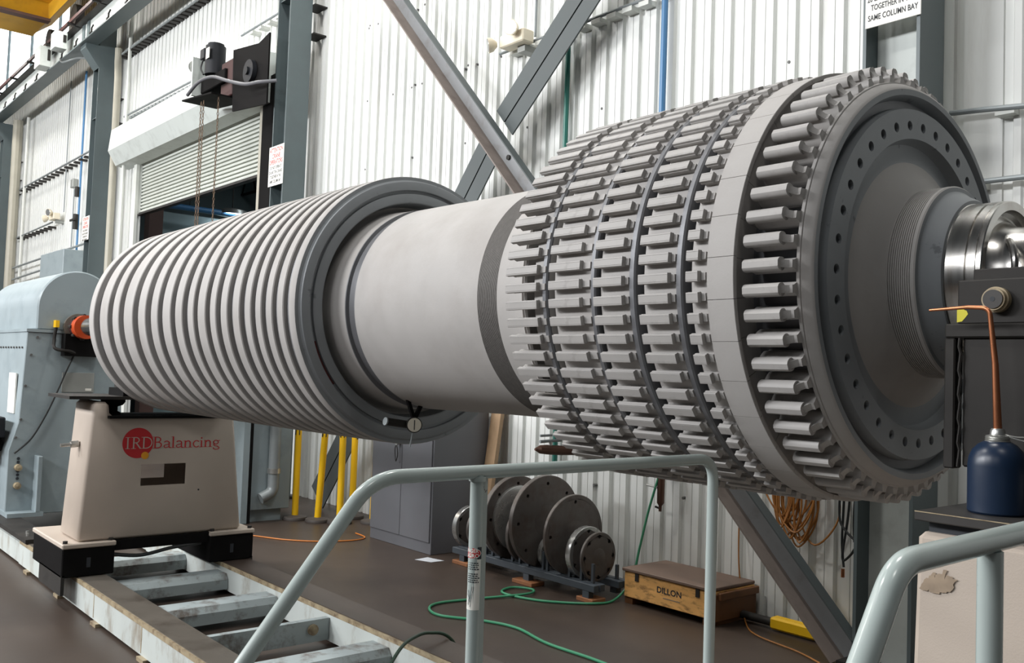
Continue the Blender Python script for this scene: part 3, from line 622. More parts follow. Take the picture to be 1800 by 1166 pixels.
MB().cyl((gx - .02, 2.02, 1.338), (gx - .02, 2.014, 1.339), .0165, 12).build('arm_end', 'galv', t)
t = thing('hand_tool', 'slim brown air tool clamped under the far edge of the turbine', 'tool', (-2.1, 2.0, 1.3))
MB().sweep([(-2.11, 1.90, 1.318), (-2.11, 1.905, 1.318), (-2.105, 1.915, 1.318), (-2.1, 1.94, 1.317), (-2.085, 1.98, 1.315), (-2.06, 2.05, 1.312)], [.004, .006, .013, .015, .015, .012], 14).build('barrel', 'brown_gun', t)
MB().cyl((-2.095, 1.95, 1.318), (-2.095, 1.95, 1.342), .005, 10).build('trigger_valve', 'alu', t)
MB().cyl((-2.1, 1.91, 1.342), (-2.09, 1.99, 1.346), .005, 10).cyl((-2.1, 1.91, 1.36), (-2.09, 1.95, 1.362), .004, 10).build('probe', 'galv', t)

# ------------------------------------------------------------------ far balancing pedestal
ped = thing('balancing_pedestal', 'beige tapered balancing pedestal with a red disc logo under the far end of the rotor', 'balancing pedestal', (-6.3, 2.24, .19))
xf, xb = -6.11, -6.5
body = MB()
fr = [(1.705, .402), (2.775, .402), (2.69, 1.18), (2.68, 1.275), (2.56, 1.275), (2.555, 1.185), (1.865, 1.185), (1.855, 1.275), (1.76, 1.275)]
def holey_front(mb, x):
    wy0, wy1, wz0, wz1 = 2.075, 2.365, .735, .872
    o = [(1.705, .40), (2.775, .40), (2.69, 1.185), (2.68, 1.275), (2.56, 1.275), (2.555, 1.185), (1.865, 1.185), (1.855, 1.275), (1.76, 1.275), (1.755, 1.185)]
    v = [(x, y, z) for y, z in o] + [(x, wy0, wz0), (x, wy1, wz0), (x, wy1, wz1), (x, wy0, wz1)]
    mb.add(v, [(0, 1, 11, 10), (1, 2, 12, 11), (2, 5, 6, 9, 13, 12), (9, 0, 10, 13), (2, 3, 4, 5), (6, 7, 8, 9)]); return o, (wy0, wy1, wz0, wz1)
o, wn_ = holey_front(body, xf); holey_front(body, xb)
for i in range(len(o)):
    (y0, z0), (y1, z1) = o[i], o[(i + 1) % len(o)]
    body.add([(xf, y0, z0), (xf, y1, z1), (xb, y1, z1), (xb, y0, z0)], [(0, 1, 2, 3)])
bo = body.build('pedestal_body', 'beige', ped, merge=.0005, bev=.02, smooth=50)
# logo
lg = MB(); N = 48
lg.add([(xf + .0012, 2.046, 1.012)] + [(xf + .0012, 2.046 + .098 * math.cos(2 * math.pi * k / N), 1.012 + .098 * math.sin(2 * math.pi * k / N)) for k in range(N)], [(0, 1 + k, 1 + (k + 1) % N) for k in range(N)])
lo = lg.build('red_logo_disc', 'red', ped, smooth=0, solid=False)
lg = MB(); lg.add([(xf + .0018, 2.094, .93)] + [(xf + .0018, 2.094 + .024 * math.cos(2 * math.pi * k / N), .93 + .024 * math.sin(2 * math.pi * k / N)) for k in range(N)], [(0, 1 + k, 1 + (k + 1) % N) for k in range(N)])
lg.build('orange_logo_dot', 'orange', ped, smooth=0, solid=False)
def arc(cx, cy, rx, ry, a0, a1, n=10): return [(cx + rx * math.cos(R(a0 + (a1 - a0) * k / n)), cy + ry * math.sin(R(a0 + (a1 - a0) * k / n))) for k in range(n + 1)]
TK, TN = .095, .05
def serif(x, y, w=.24): return ([(x - w / 2, y), (x + w / 2, y)], .035)
GL = {
 'I': (.42, [([(.2, .02), (.2, .98)], TK), serif(.2, .98, .34), serif(.2, .02, .34)]),
 'R': (.72, [([(.2, .02), (.2, .98)], TK), serif(.16, .98, .28), serif(.2, .02, .34), ([(.2, .97)] + arc(.34, .74, .24, .23, 90, -90) + [(.2, .51)], .07), ([(.38, .51), (.68, .03)], TK), serif(.72, .02, .18)]),
 'D': (.86, [([(.2, .02), (.2, .98)], TK), serif(.16, .98, .28), serif(.16, .02, .28), ([(.2, .97)] + arc(.36, .5, .42, .47, 90, -90, 16) + [(.2, .03)], .075)]),
 'B': (.7, [([(.2, .02), (.2, .98)], TK), serif(.16, .98, .28), serif(.16, .02, .28), ([(.2, .97)] + arc(.34, .75, .2, .22, 90, -90) + [(.2, .53)], .07), ([(.3, .53)] + arc(.36, .28, .24, .25, 90, -90) + [(.2, .03)], .075)]),
 'a': (.52, [(arc(.24, .42, .17, .19, 150, 20) + [(.4, .1), (.44, .03), (.52, .03)], .075), ([(.4, .36), (.2, .28)] + arc(.2, .16, .12, .13, 120, 270) + [(.4, .12)], .06)]),
 'l': (.28, [([(.14, .03), (.14, .99)], .085), serif(.09, .99, .14), serif(.14, .02, .26)]),
 'n': (.6, [([(.14, .03), (.14, .6)], .085), serif(.09, .59, .14), serif(.14, .02, .26), ([(.14, .48)] + arc(.32, .42, .14, .17, 130, 0) + [(.46, .03)], .08), serif(.46, .02, .26)]),
 'c': (.48, [(arc(.28, .31, .2, .29, 40, 320, 16), .07)]),
 'i': (.28, [([(.14, .03), (.14, .6)], .085), serif(.09, .59, .14), serif(.14, .02, .26), ([(.14, .78), (.14, .88)], .1)]),
 'g': (.54, [(arc(.25, .42, .16, .18, 0, 360, 16), .065), ([(.36, .55), (.52, .58)], .05), ([(.16, .27), (.1, .18), (.16, .1), (.38, .06)] + arc(.28, -.1, .2, .13, 60, -200, 12), .06)]),
}
def serif_text(tx, y, z, h, x, sq=1.):
    mb = MB(); lift = 0
    for ch in tx:
        w, strokes = GL[ch]
        for pts, tk in strokes:
            lift += 1; xx = x + .00001 * (lift % 40)
            for i in range(len(pts) - 1):
                (a0, b0), (a1, b1) = pts[i], pts[i + 1]; dx, dy = a1 - a0, b1 - b0; ll = math.hypot(dx, dy) or 1; nx, ny = -dy / ll * tk / 2, dx / ll * tk / 2
                ex, ey = dx / ll * tk * .15, dy / ll * tk * .15
                q = [(a0 + nx - ex, b0 + ny - ey), (a0 - nx - ex, b0 - ny - ey), (a1 - nx + ex, b1 - ny + ey), (a1 + nx + ex, b1 + ny + ey)]
                mb.add([(xx + .000003 * i, y + u * h * sq, z + v * h) for u, v in q], [(0, 1, 2, 3)])
        y += w * h * sq
    return mb, y
mb, ye = serif_text('IRD', 1.964, .975, .075, xf + .0022, 1.18); mb.build('logo_initials', 'beige', ped, smooth=0, solid=False)
mb, ye2 = serif_text('Balancing', ye - .006, .975, .075, xf + .0022, 1.36); mb.build('logo_lettering', 'red', ped, smooth=0, solid=False)
for y0, y1 in ((1.62, 1.93), (2.55, 2.86)):
    b = MB().box(-6.78, -6.085, y0, y1, .195, .372).build('carriage_block', 'blk2', ped, .006, smooth=0)
    MB().box(-6.8, -6.075, y0 - .005, y1 + .005, .372, .402).build('slide_plate', 'beige', ped, .006, smooth=0)
    yo = y0 if y0 < 2 else y1
    MB().box(-6.6 if y0 < 2 else -6.7, -6.085, yo - (.0 if y0 < 2 else .02), yo + (.02 if y0 < 2 else .0), .09, .21).build('side_keeper', 'blk', ped, smooth=0)
    MB().box(-6.084, -6.083, (y0 + y1) / 2 - .012, (y0 + y1) / 2 + .012, .25, .31).build('key_slot', 'ink', ped, smooth=0)
    for yy in (y0 + .02, y1 - .02): MB().cyl((-6.11, yy, .4), (-6.11, yy, .418), .016, 6).build('bolt', 'blk', ped)
MB().box(-6.45, -6.1, 1.93, 2.55, .335, .4).build('tie_beam', 'blk2', ped, smooth=0)
MB().sweep(smooth_path([(-6.11, 1.93, .31), (-6.1, 2.1, .29), (-6.1, 2.3, .32), (-6.12, 2.5, .33)]), .012, 8).build('cable', 'black', ped)
MB().box(-6.5, -6.08, 1.852, 2.56, 1.172, 1.188).build('saddle_plate', 'blk2', ped, smooth=0)
for y in (1.93, 2.5):
    MB().lathe_z([(0, 1.188), (.05, 1.188), (.05, 1.2), (.03, 1.21), (.03, 1.24), (.06, 1.25), (.075, 1.27), (.075, 1.29), (0, 1.29)], -6.28, y, 20).build('jack_screw', 'blk2', ped)
MB().box(-6.62, -6.12, 1.62, 2.9, 1.29, 1.31).build('bearing_bridge', 'blk', ped, smooth=0)
MB().box(-6.45, -6.15, 1.95, 2.6, 1.31, 1.36).build('bearing_base', 'blk2', ped, smooth=0)
for k, y in enumerate((2.12, 2.43)): MB().cyl((-6.4, y, 1.66), (-6.2, y, 1.66), .12, 32).build('roller', 'alu', ped)
MB().box(-6.5, -6.42, 2.0, 2.56, 1.36, 1.74).box(-6.18, -6.12, 2.0, 2.56, 1.36, 1.6).build('roller_frame', 'blk', ped, smooth=0)
MB().cyl((-6.3, 1.735, 1.0), (-6.3, 1.69, .995), .022, 12).cyl((-6.3, 1.69, .995), (-6.3, 1.63, .99), .012, 12).build('side_handle', 'alu', ped)
MB().cyl((-6.108, 2.46, .69), (-6.106, 2.46, .69), .006, 12).build('rivet', 'ink', ped)

# ------------------------------------------------------------------ machine bed
bed = thing('machine_bed', 'pale machine bed of two long rails joined by cross beams on the floor', 'machine bed', (-5, 2.28, 0))
for (y0, y1, nm) in ((1.709, 1.885, 'rail'), (2.632, 2.843, 'rail')):
    rl = MB().box(-7.55, .6, y0 + .004, y1 - .004, .02, .165).build(nm, 'bed', bed, smooth=0)
    MB().box(-7.55, .6, y0 + .002, y1 - .002, .165, .19).build('edge_strip', 'edge', rl, smooth=0)
    MB().box(-7.55, .6, y0 + .012, y1 - .002, .19, .194).build('slideway', 'railtop' if y0 < 2 else 'floor', rl, smooth=0)
    for k in range(9):
        MB().box(-7.3 + .8 * k, -7.2 + .8 * k, y0 - .02, y1 + .02, 0, .02).build('levelling_shim', 'edge', bed, smooth=0)
for k in range(5): MB().box(-6.55 + .82 * k, -6.54 + .82 * k, 1.712, 1.714, .03, .17).build('panel_joint', 'edge', bed, smooth=0)
for k, xk in enumerate((-6.8, -6.06, -5.31, -4.61, -4.06, -3.3, -2.6, -1.9)):
    w = .105
    sec = [(xk - w, .035), (xk + w, .035), (xk + w, .1), (xk + w - .03, .135), (xk - w + .03, .135), (xk - w, .1)]
    if k == 3: MB().box(xk - .02, xk + .02, 1.885, 2.632, .03, .15).build('cross_beam', 'beam', bed, smooth=0); MB().cyl((xk + .02, 2.53, .1), (xk + .035, 2.53, .1), .03, 20).build('lifting_plug', 'edge', bed)
    else: MB().prism([(x, 1.884, z) for x, z in sec], (0, .749, 0)).build('cross_beam', 'beam', bed, smooth=0)
pb = MB().box(-8.75, -7.33, 1.70, 1.895, .195, .225).build('joint_plate', 'blk', bed, smooth=0)
MB().box(-8.75, -7.33, 2.64, 2.85, .195, .225).build('joint_plate', 'blk', bed, smooth=0)
MB().box(-9.9, -7.55, 1.72, 1.88, .02, .165).box(-9.9, -7.55, 2.65, 2.83, .02, .165).build('rail_extension', 'bed', bed, smooth=0)
for (x, y) in ((-7.5, 1.75), (-7.45, 1.8), (-7.55, 1.84), (-7.65, 1.86), (-7.42, 1.86), (-7.6, 1.77)):
    MB().cyl((x, y, .225), (x, y, .243), .012, 6).build('bolt', 'alu', bed)
MB().box(-4.35, -4.2, 2.5, 2.6, .0, .03).build('shim_stack', 'edge', bed, smooth=0)

# ------------------------------------------------------------------ drive housing
hs = thing('drive_housing', 'blue grey domed drive housing with an orange coupling at the far left end', 'drive housing', (-9.3, 2.276, .2))
xF, xB = -8.5, -10.4
arch = [(2.594, 1.775), (2.594, 1.97)] + [(2.276 + .318 * math.cos(R(q)), 1.97 + .328 * math.sin(R(q))) for q in range(8, 173, 6)] + [(1.958, 1.97), (1.958, 1.775)]
MB().prism([(xF, y, z) for y, z in arch], (xB - xF, 0, 0)).build('hood', 'house', hs, bev=.012, smooth=30)
lowp = [(2.66, 1.755), (1.892, 1.755), (1.865, 1.0), (1.80, .76), (1.80, .226), (2.75, .226), (2.75, .76), (2.69, 1.0)]
MB().prism([(xF, y, z) for y, z in lowp], (xB - xF, 0, 0)).build('lower_case', 'house', hs, bev=.006, smooth=30)
MB().box(xB - .01, xF + .012, 1.885, 2.668, 1.753, 1.778).build('joint_flange', 'house', hs, smooth=0)
cp = MB().cyl((-8.49, YR, ZR), (-8.36, YR, ZR), .075, 32).build('coupling_guard', 'clear', hs)
MB().lathe_x([(-8.47, .06), (-8.47, .118), (-8.43, .118), (-8.43, .06)], YR, ZR, 32, closed=True).build('guard_ring', 'clear', hs)
MB().lathe_x([(-8.3, .05), (-8.3, .1), (-8.2, .1), (-8.2, .05)], YR, ZR, 32, closed=True).build('coupling', 'coupling', hs)
MB().lathe_x([(-8.43, .05), (-8.43, .085), (-8.3, .085), (-8.3, .05)], YR, ZR, 32, closed=True).build('coupling_hub', 'rust', hs)
bl = MB()
for q in range(8): bl.cyl((-8.35, YR - .1 * math.cos(q * .785), ZR + .1 * math.sin(q * .785)), (-8.28, YR - .1 * math.cos(q * .785), ZR + .1 * math.sin(q * .785)), .014, 6)
bl.build('coupling_bolt', 'blk', hs)
MB().box(-8.5, -8.38, 2.16, 2.45, 1.56, 1.75).build('bearing_recess', 'blk2', hs, smooth=0)
MB().box(-8.5, -8.43, 2.09, 2.12, 1.80, 1.86).build('pickup_sensor', 'yellow', hs, smooth=0)
MB().sweep(smooth_path([(-8.45, 2.1, 1.8), (-8.45, 2.09, 1.7), (-8.4, 2.09, 1.62), (-8.38, 2.2, 1.6), (-8.4, 2.26, 1.58)]), .014, 8).build('sensor_bracket', 'blk', hs)
MB().sweep(smooth_path([(-8.46, 2.26, 1.58), (-8.47, 2.2, 1.42), (-8.47, 2.14, 1.25), (-8.47, 2.06, 1.05), (-8.47, 1.96, .86), (-8.47, 1.84, .74)]), .008, 8).build('sensor_cable', 'black', hs)
pl = MB().box(-8.499, -8.49, 2.18, 2.44, 1.25, 1.42).build('rating_plate', 'gray_pl', hs, .002, smooth=0)
MB().box(-8.488, -8.487, 2.37, 2.42, 1.265, 1.285).build('plate_panel', 'sign', pl, smooth=0)
sr = MB()
for (y, z) in ((1.97, 1.71), (2.1, 1.70), (1.93, 1.56), (1.9, 1.3), (1.88, 1.02), (1.85, .87), (2.52, 1.7)): sr.cyl((-8.5, y, z), (-8.488, y, z), .011, 6)
for k in range(10): sr.cyl((-8.6 - .1 * k, 1.886, 1.62), (-8.6 - .1 * k, 1.875, 1.62), .009, 6)
sr.build('case_screw', 'screw', hs)
MB().box(-8.9, -8.66, 1.858, 1.87, 1.06, 1.40).build('side_label', 'sign', hs, smooth=0)
MB().box(-9.75, -9.5, 1.866, 1.88, 1.22, 1.5).build('side_label', 'sign', hs, smooth=0)
MB().box(-8.5, -8.36, 2.0, 2.035, .26, .72).build('stiffener_fin', 'house', hs, .004, smooth=0)
hl = MB()
for z in (.695, .665, .59, .56, .53): hl.cyl((-8.5, 1.88, z), (-8.492, 1.88, z), .012, 12)
hl.build('adjusting_hole', 'ink', hs)
for z in (.62, .47): MB().lathe_x([(-8.5, 0), (-8.5, .03), (-8.46, .026), (-8.455, 0)], 1.88, z, 20).build('adjusting_knob', 'edge', hs)
MB().box(-8.7, -8.36, 1.79, 2.06, .226, .26).build('foot', 'house', hs, smooth=0)
t = thing('control_box', 'dark blue grey control box at the left edge beside the drive housing', 'control box', (-8.9, 1.7, .5))
MB().box(-9.2, -8.62, 1.55, 1.795, .86, 1.03).build('box_body', 'motor', t, .01, smooth=0); MB().box(-9.1, -8.7, 1.6, 1.79, .74, .86).build('box_base', 'blk2', t, smooth=0)
MB().box(-9.0, -8.8, 1.68, 1.74, 0, .74).build('stand', 'blk2', t, smooth=0)

# ------------------------------------------------------------------ near pedestal with bearing block and oil can
np_ = thing('balancing_pedestal', 'beige pedestal with black bearing block at the right edge under the shaft end', 'balancing pedestal', (-.65, 2.3, .19))
nb = MB(); o = [(1.705, .40), (2.85, .40), (2.80, 1.275), (1.75, 1.275)]
nb.prism([(-.845, y, z) for y, z in o], (.39, 0, 0)).build('pedestal_body', 'beige', np_, bev=.012, smooth=30)
MB().box(-.87, -.4, 1.64, 1.93, .194, .4).box(-.87, -.4, 2.6, 2.86, .194, .4).build('carriage_block', 'blk2', np_, smooth=0)
MB().box(-.83, -.46, 1.77, 2.75, 1.275, 1.295).build('top_opening', 'ink', np_, smooth=0)
MB().box(-.848, -.3, 1.745, 2.0, 1.296, 1.314).build('shelf_plate', 'plate_dk', np_, .002, smooth=0)
MB().box(-.847, -.3, 1.7445, 1.746, 1.3125, 1.3142).build('shelf_edge', 'edge', np_, smooth=0)
MB().box(-.83, -.35, 2.0, 2.8, 1.296, 1.33).build('bridge_base', 'blk', np_, smooth=0)
MB().box(-.845, -.3, 1.94, 2.66, 1.39, 1.66).build('bearing_block', 'blk', np_, .004, smooth=0)
MB().box(-.879, -.3, 1.93, 2.66, 1.655, 1.684).build('block_ledge', 'blk', np_, .003, smooth=0)
MB().box(-.880, -.858, 1.932, 1.97, 1.385, 1.655).build('side_bar', 'blk', np_, .003, smooth=0)
MB().box(-.862, -.3, 1.95, 2.04, 1.684, 1.776).build('roller_cap', 'blk', np_, .003, smooth=0)
MB().box(-.839, -.3, 1.97, 2.05, 1.776, 1.8).build('cap_plate', 'blk', np_, .002, smooth=0)
MB().box(-.8, -.34, 2.2, 2.4, 1.33, 1.39).build('rocker_base', 'blk2', np_, smooth=0)
pn = MB()
pn.cyl((-.781, 1.95, 1.732), (-.781, 1.935, 1.732), .026, 36).cyl((-.781, 1.936, 1.732), (-.781, 1.925, 1.732), .0225, 36).build('roller_pin', 'edge', np_)
MB().cyl((-.781, 1.926, 1.732), (-.781, 1.922, 1.732), .019, 36).build('pin_end', 'plate_dk', np_)
MB().cyl((-.781, 1.9225, 1.732), (-.781, 1.9215, 1.732), .005, 16).build('pin_centre', 'ink', np_)
for k, y in enumerate((2.14, 2.41)): MB().cyl((-.84, y, 1.6), (-.55, y, 1.6), .13, 32).build('roller', 'alu', np_)
ym = MB(); ym.add([(-.8625, 1.9494, 1.722), (-.8625, 1.9494, 1.688), (-.852, 1.9494, 1.69), (-.846, 1.9494, 1.697), (-.84, 1.9494, 1.705), (-.843, 1.9494, 1.712), (-.848, 1.9494, 1.714), (-.846, 1.9494, 1.719), (-.853, 1.9494, 1.722)], [tuple(range(9))])
ym.build('paint_mark', 'yel_mark', np_, smooth=0, solid=False)['label'] = 'yellow paint mark'
wd = MB()
for k in range(16): z = 1.39 + .0165 * k; wd.cyl((-.8505 + .002 * (k % 3), 1.934, z), (-.8505 + .002 * ((k + 1) % 3), 1.933, z + .017), .0032, 6)
wd.build('weld_bead', 'blk', np_)
dc = MB(); rr = random.Random(3)
y0_ = lambda z: 1.7035 + (z - .4) / .875 * .045 - .0012
for k in range(9):
    x = -.826 + .0062 * k; zb_ = 1.166 + .012 * abs(k - 4) / 4 * rr.random(); zt_ = 1.205 + .012 * rr.random() - .004 * abs(k - 5); w = .003 + .004 * rr.random(); pts = []
    for q in range(6): z = zb_ + (zt_ - zb_) * q / 5; pts.append((x + .012 * q / 5 - .004 + w * (.3 + rr.random()), y0_(z) - .00002 * k, z))
    for q in range(5, -1, -1): z = zb_ + (zt_ - zb_) * q / 5; pts.append((x + .012 * q / 5 - .006 - w * (.2 + rr.random() * .6), y0_(z) - .00002 * k, z))
    dc.add(pts, [tuple(range(12))])
dc.build('worn_decal', 'decal', np_, smooth=0, solid=False)
t = thing('oil_can', 'dark blue oil can with a bent copper spout standing on the shelf at right', 'oil can', (-.745, 1.865, 1.314))
bx, by = -.745, 1.865
MB().lathe_z([(0, 1.3145), (.049, 1.3145), (.052, 1.318), (.052, 1.405), (.050, 1.42), (.044, 1.434), (.034, 1.445), (.024, 1.451), (.0, 1.452)], bx, by, 40).build('can_body', 'bottle', t)
MB().lathe_z([(0, 1.450), (.022, 1.450), (.0225, 1.453), (.0205, 1.4545), (.0225, 1.456), (.0205, 1.4575), (.0225, 1.459), (.0205, 1.4605), (.0215, 1.462), (.014, 1.464), (.013, 1.472), (.011, 1.476), (0, 1.477)], bx, by, 28).build('screw_cap', 'alu', t)
sp = fillet([(bx, by, 1.474), (bx - .006, by, 1.6), (bx - .018, by - .0, 1.709), (bx - .06, by, 1.712), (bx - .135, by, 1.708)], .018, 8)
cu_ = [0.]
for k in range(1, len(sp)): cu_.append(cu_[-1] + (sp[k] - sp[k - 1]).length)
MB().sweep(sp, [.0078 - .005 * q / cu_[-1] for q in cu_], 14).build('spout', 'copper', t)
MB().sweep(smooth_path([(bx + .012, by, 1.466), (bx + .04, by, 1.462), (bx + .09, by + .01, 1.468), (bx + .2, by + .03, 1.49)]), .0012, 6).sweep(smooth_path([(bx + .012, by, 1.464), (bx + .05, by, 1.455), (bx + .1, by, 1.452), (bx + .2, by, 1.45)]), .0012, 6).build('wire', 'alu', t)

# ------------------------------------------------------------------ rolling stair handrails
stair = thing('rolling_stairs', 'blue grey tubular handrails of a mobile stair in front of the rotor', 'mobile stairs', (-.92, 1.3, 0))
TR = .0132
SF = .697
xr1 = -1.367
def s1(y, z): return (xr1, y * SF * .996, 1.55 + (z - 1.55) * SF * .996)
ph = [s1(.60, .48), s1(1.232, 1.277), s1(2.6, 1.279), s1(2.602, .25)]
path = fillet(ph[:3], .12, 12)[:-1] + fillet([path_ for path_ in (s1(1.7, 1.278), ph[2], ph[3])], .055, 10)[1:]
h1 = MB().sweep(path, TR, 18).build('handrail', 'tube', stair)
MB().sweep([s1(1.566, 1.27), s1(1.575, .25)], TR, 16).build('post', 'tube', h1)
ang = MB(); a_ = s1(1.566, 1.262); b_ = s1(1.575, .25)
ang.hexa([(a_[0] + .002, a_[1] + .011, a_[2]), (a_[0] + .006, a_[1] + .011, a_[2]), (a_[0] + .006, a_[1] + .021, a_[2]), (a_[0] + .002, a_[1] + .021, a_[2])], [(b_[0] + .002, b_[1] + .011, b_[2]), (b_[0] + .006, b_[1] + .011, b_[2]), (b_[0] + .006, b_[1] + .021, b_[2]), (b_[0] + .002, b_[1] + .021, b_[2])])
ang.build('post_strip', 'tube', h1, smooth=0)
c = Vector(s1(1.567, 1.262)); MB().cyl(c + Vector((0, .0, .003)), c + Vector((0, .0, -.006)), .0165, 16).build('weld_collar', 'tube', h1)
# label wrapped round the post
px, py = xr1, s1(1.57, 1)[1]
zc0, zc1 = 1.146, 1.012; zt_ = 1.0
lbz = lambda v: 1.55 + (v - 1.55) * SF * .996
zA, zB, zC = 1.2225, 1.200, 1.106
def wrapq(mb, a0, a1, z0, z1, rr_=TR + .0006, n=10):
    vs = []
    for k in range(n + 1):
        q = R(a0 + (a1 - a0) * k / n); vs += [(px + rr_ * math.cos(q), py + rr_ * math.sin(q), z0), (px + rr_ * math.cos(q), py + rr_ * math.sin(q), z1)]
    mb.add(vs, [(2 * k, 2 * k + 2, 2 * k + 3, 2 * k + 1) for k in range(n)]); return mb
lb = wrapq(MB(), -150, 6, zC, zB).build('warning_label', 'sign', h1, smooth=30, solid=False)
wrapq(MB(), -150, 12, zB, zA).build('label_header', 'ink', lb, solid=False)
ce = -92; Rw = TR + .0012
def warp(x, y, zc=0, cen=ce, rr_=TR + .0016): q = R(cen) + x / TR; return (px + rr_ * math.cos(q), py + rr_ * math.sin(q), zc + y)
zc = (zA + zB) / 2
def oval(k_, rr_):
    m_ = MB(); N = 24; vs = []
    for q in range(N + 1):
        u = -1 + 2 * q / N; h_ = .0104 * k_ * math.sqrt(max(0, 1 - u * u)); vs += [warp(.0225 * k_ * u, -h_, zc, ce, rr_), warp(.0225 * k_ * u, h_, zc, ce, rr_)]
    return m_.add(vs, [(2 * q, 2 * q + 2, 2 * q + 3, 2 * q + 1) for q in range(N)])
oval(1.0, TR + .0010).build('oval_border', 'sign', lb, solid=False)
oval(.94, TR + .0013).build('red_oval', 'red', lb, solid=False)
join(text_mb('DANGER', .0095, (0, 0, 0), (1, 0, 0), (0, 0, 1), width=.034, bold=.02, warp=lambda x, y: warp(x, y, zc + .0008)), text_mb('PELIGRO', .0095, (0, 0, 0), (1, 0, 0), (0, 0, 1), width=.036, bold=.02, warp=lambda x, y: warp(x, y, zc - .0078))).build('header_lettering', 'sign', lb, smooth=0, solid=False)
tl = MB()
rl_ = random.Random(5)
for z in [zB - .008 - .0038 * k for k in range(4)] + [zB - .028 - .0038 * k for k in range(5)]:
    q = -100
    while q < -8 - 12 * rl_.random():
        w = 8 + 12 * rl_.random(); wrapq(tl, q, q + w, z, z + .0018, TR + .0012, 2); q += w + 5
tl.build('small_print', 'ink', lb, solid=False)
pc = MB()
for (q0, z0, q1, z1) in ((-92, .036, -74, .012), (-60, .044, -84, .006), (-48, .044, -72, .002), (-100, .028, -80, .02), (-80, .02, -96, .006)):
    for k in range(5):
        u = k / 5; v = (k + 1) / 5; za = zC + .004 + (z0 + (z1 - z0) * u) * .9; zb_ = zC + .004 + (z0 + (z1 - z0) * v) * .9
        qa = q0 + (q1 - q0) * u; qb = q0 + (q1 - q0) * v; f_ = lambda q, z: (px + (TR + .0013) * math.cos(R(q)), py + (TR + .0013) * math.sin(R(q)), z)
        pc.add([f_(qa, za), f_(qa + 3, za), f_(qb + 3, zb_), f_(qb, zb_)], [(0, 1, 2, 3)])
pc.build('falling_figure_pictogram', 'ink', lb, solid=False)
S2 = .8
xr2 = -.599 * S2
def s2(y, z): return (xr2, y * S2, 1.55 + (z - 1.55) * S2)
pa = fillet([s2(.62, .56), s2(1.19, 1.3165), s2(2.02, 1.326), s2(2.02, 0.4)], .075, 12)
h2 = MB().sweep(pa, .0145, 20).build('handrail', 'tube', stair)
MB().sweep([s2(1.478, 1.305), s2(1.478, .0)], .0148, 16).build('post', 'tube', h2)
a_ = s2(1.478, 1.30); b_ = s2(1.478, 0.)
MB().hexa([(a_[0] + .002, a_[1] + .012, a_[2]), (a_[0] + .006, a_[1] + .012, a_[2]), (a_[0] + .006, a_[1] + .018, a_[2]), (a_[0] + .002, a_[1] + .018, a_[2])], [(b_[0] + .002, b_[1] + .012, b_[2]), (b_[0] + .006, b_[1] + .012, b_[2]), (b_[0] + .006, b_[1] + .018, b_[2]), (b_[0] + .002, b_[1] + .018, b_[2])]).build('post_strip', 'tube', h2, smooth=0)
bs = MB()
zb0 = 0.02
for xk in (xr1, xr2):
    bs.obox((xk, .02, .12), (xk, 1.64, .12), .03, .03)
    bs.cyl((xk, .03, 0.0), (xk, .03, .12), .015, 10); bs.cyl((xk, 1.1, 0), (xk, 1.1, .6), .0132, 10); bs.cyl((xk, 1.62, 0), (xk, 1.62, .62), .0132, 10)
    bs.obox((xk, .02, .12), (xk, 1.1, .62), .03, .05); bs.obox((xk, 1.1, .62), (xk, 1.83 if xk < -1 else 1.64, .62), .03, .05)
bs.build('stair_frame', 'tube', stair, smooth=0)
for k in range(3): MB().box(xr1, xr2, .16 + .32 * k, .40 + .32 * k, .2 + .155 * k, .225 + .155 * k).build('tread', 'galv', stair, smooth=0)
MB().box(xr1, xr2, 1.1, 1.62, .635, .66).build('platform', 'galv', stair, smooth=0)
MB().cyl((xr1, .42, .27 + .02), (xr1, .42, .56), .0132, 10).build('lower_post', 'tube', h1)

# ------------------------------------------------------------------ locker, posts, rack of discs, crate
t = thing('storage_cabinet', 'grey two door steel storage cabinet against the wall below the rotor', 'cabinet', (-6.8, 4.85, 0))
MB().box(-7.285, -6.328, 4.56, 5.14, 0, 1.28).build('carcass', 'locker', t, .004, smooth=0)
for x0, x1 in ((-7.275, -6.795), (-6.79, -6.345)):
    dd = MB().box(x0, x1, 4.548, 4.562, .1, 1.26).build('door', 'locker', t, .003, smooth=0)
MB().cyl((-6.83, 4.55, .9), (-6.83, 4.515, .9), .014, 14).cyl((-6.83, 4.515, .9), (-6.83, 4.505, .9), .022, 14).build('lock_knob', 'alu', dd)
MB().sweep(smooth_path([(-6.83, 4.51, .9), (-6.85, 4.51, .85), (-6.85, 4.515, .78), (-6.83, 4.51, .74), (-6.815, 4.515, .8), (-6.825, 4.51, .88)]), .004, 6).build('padlock_loop', 'blk', dd)
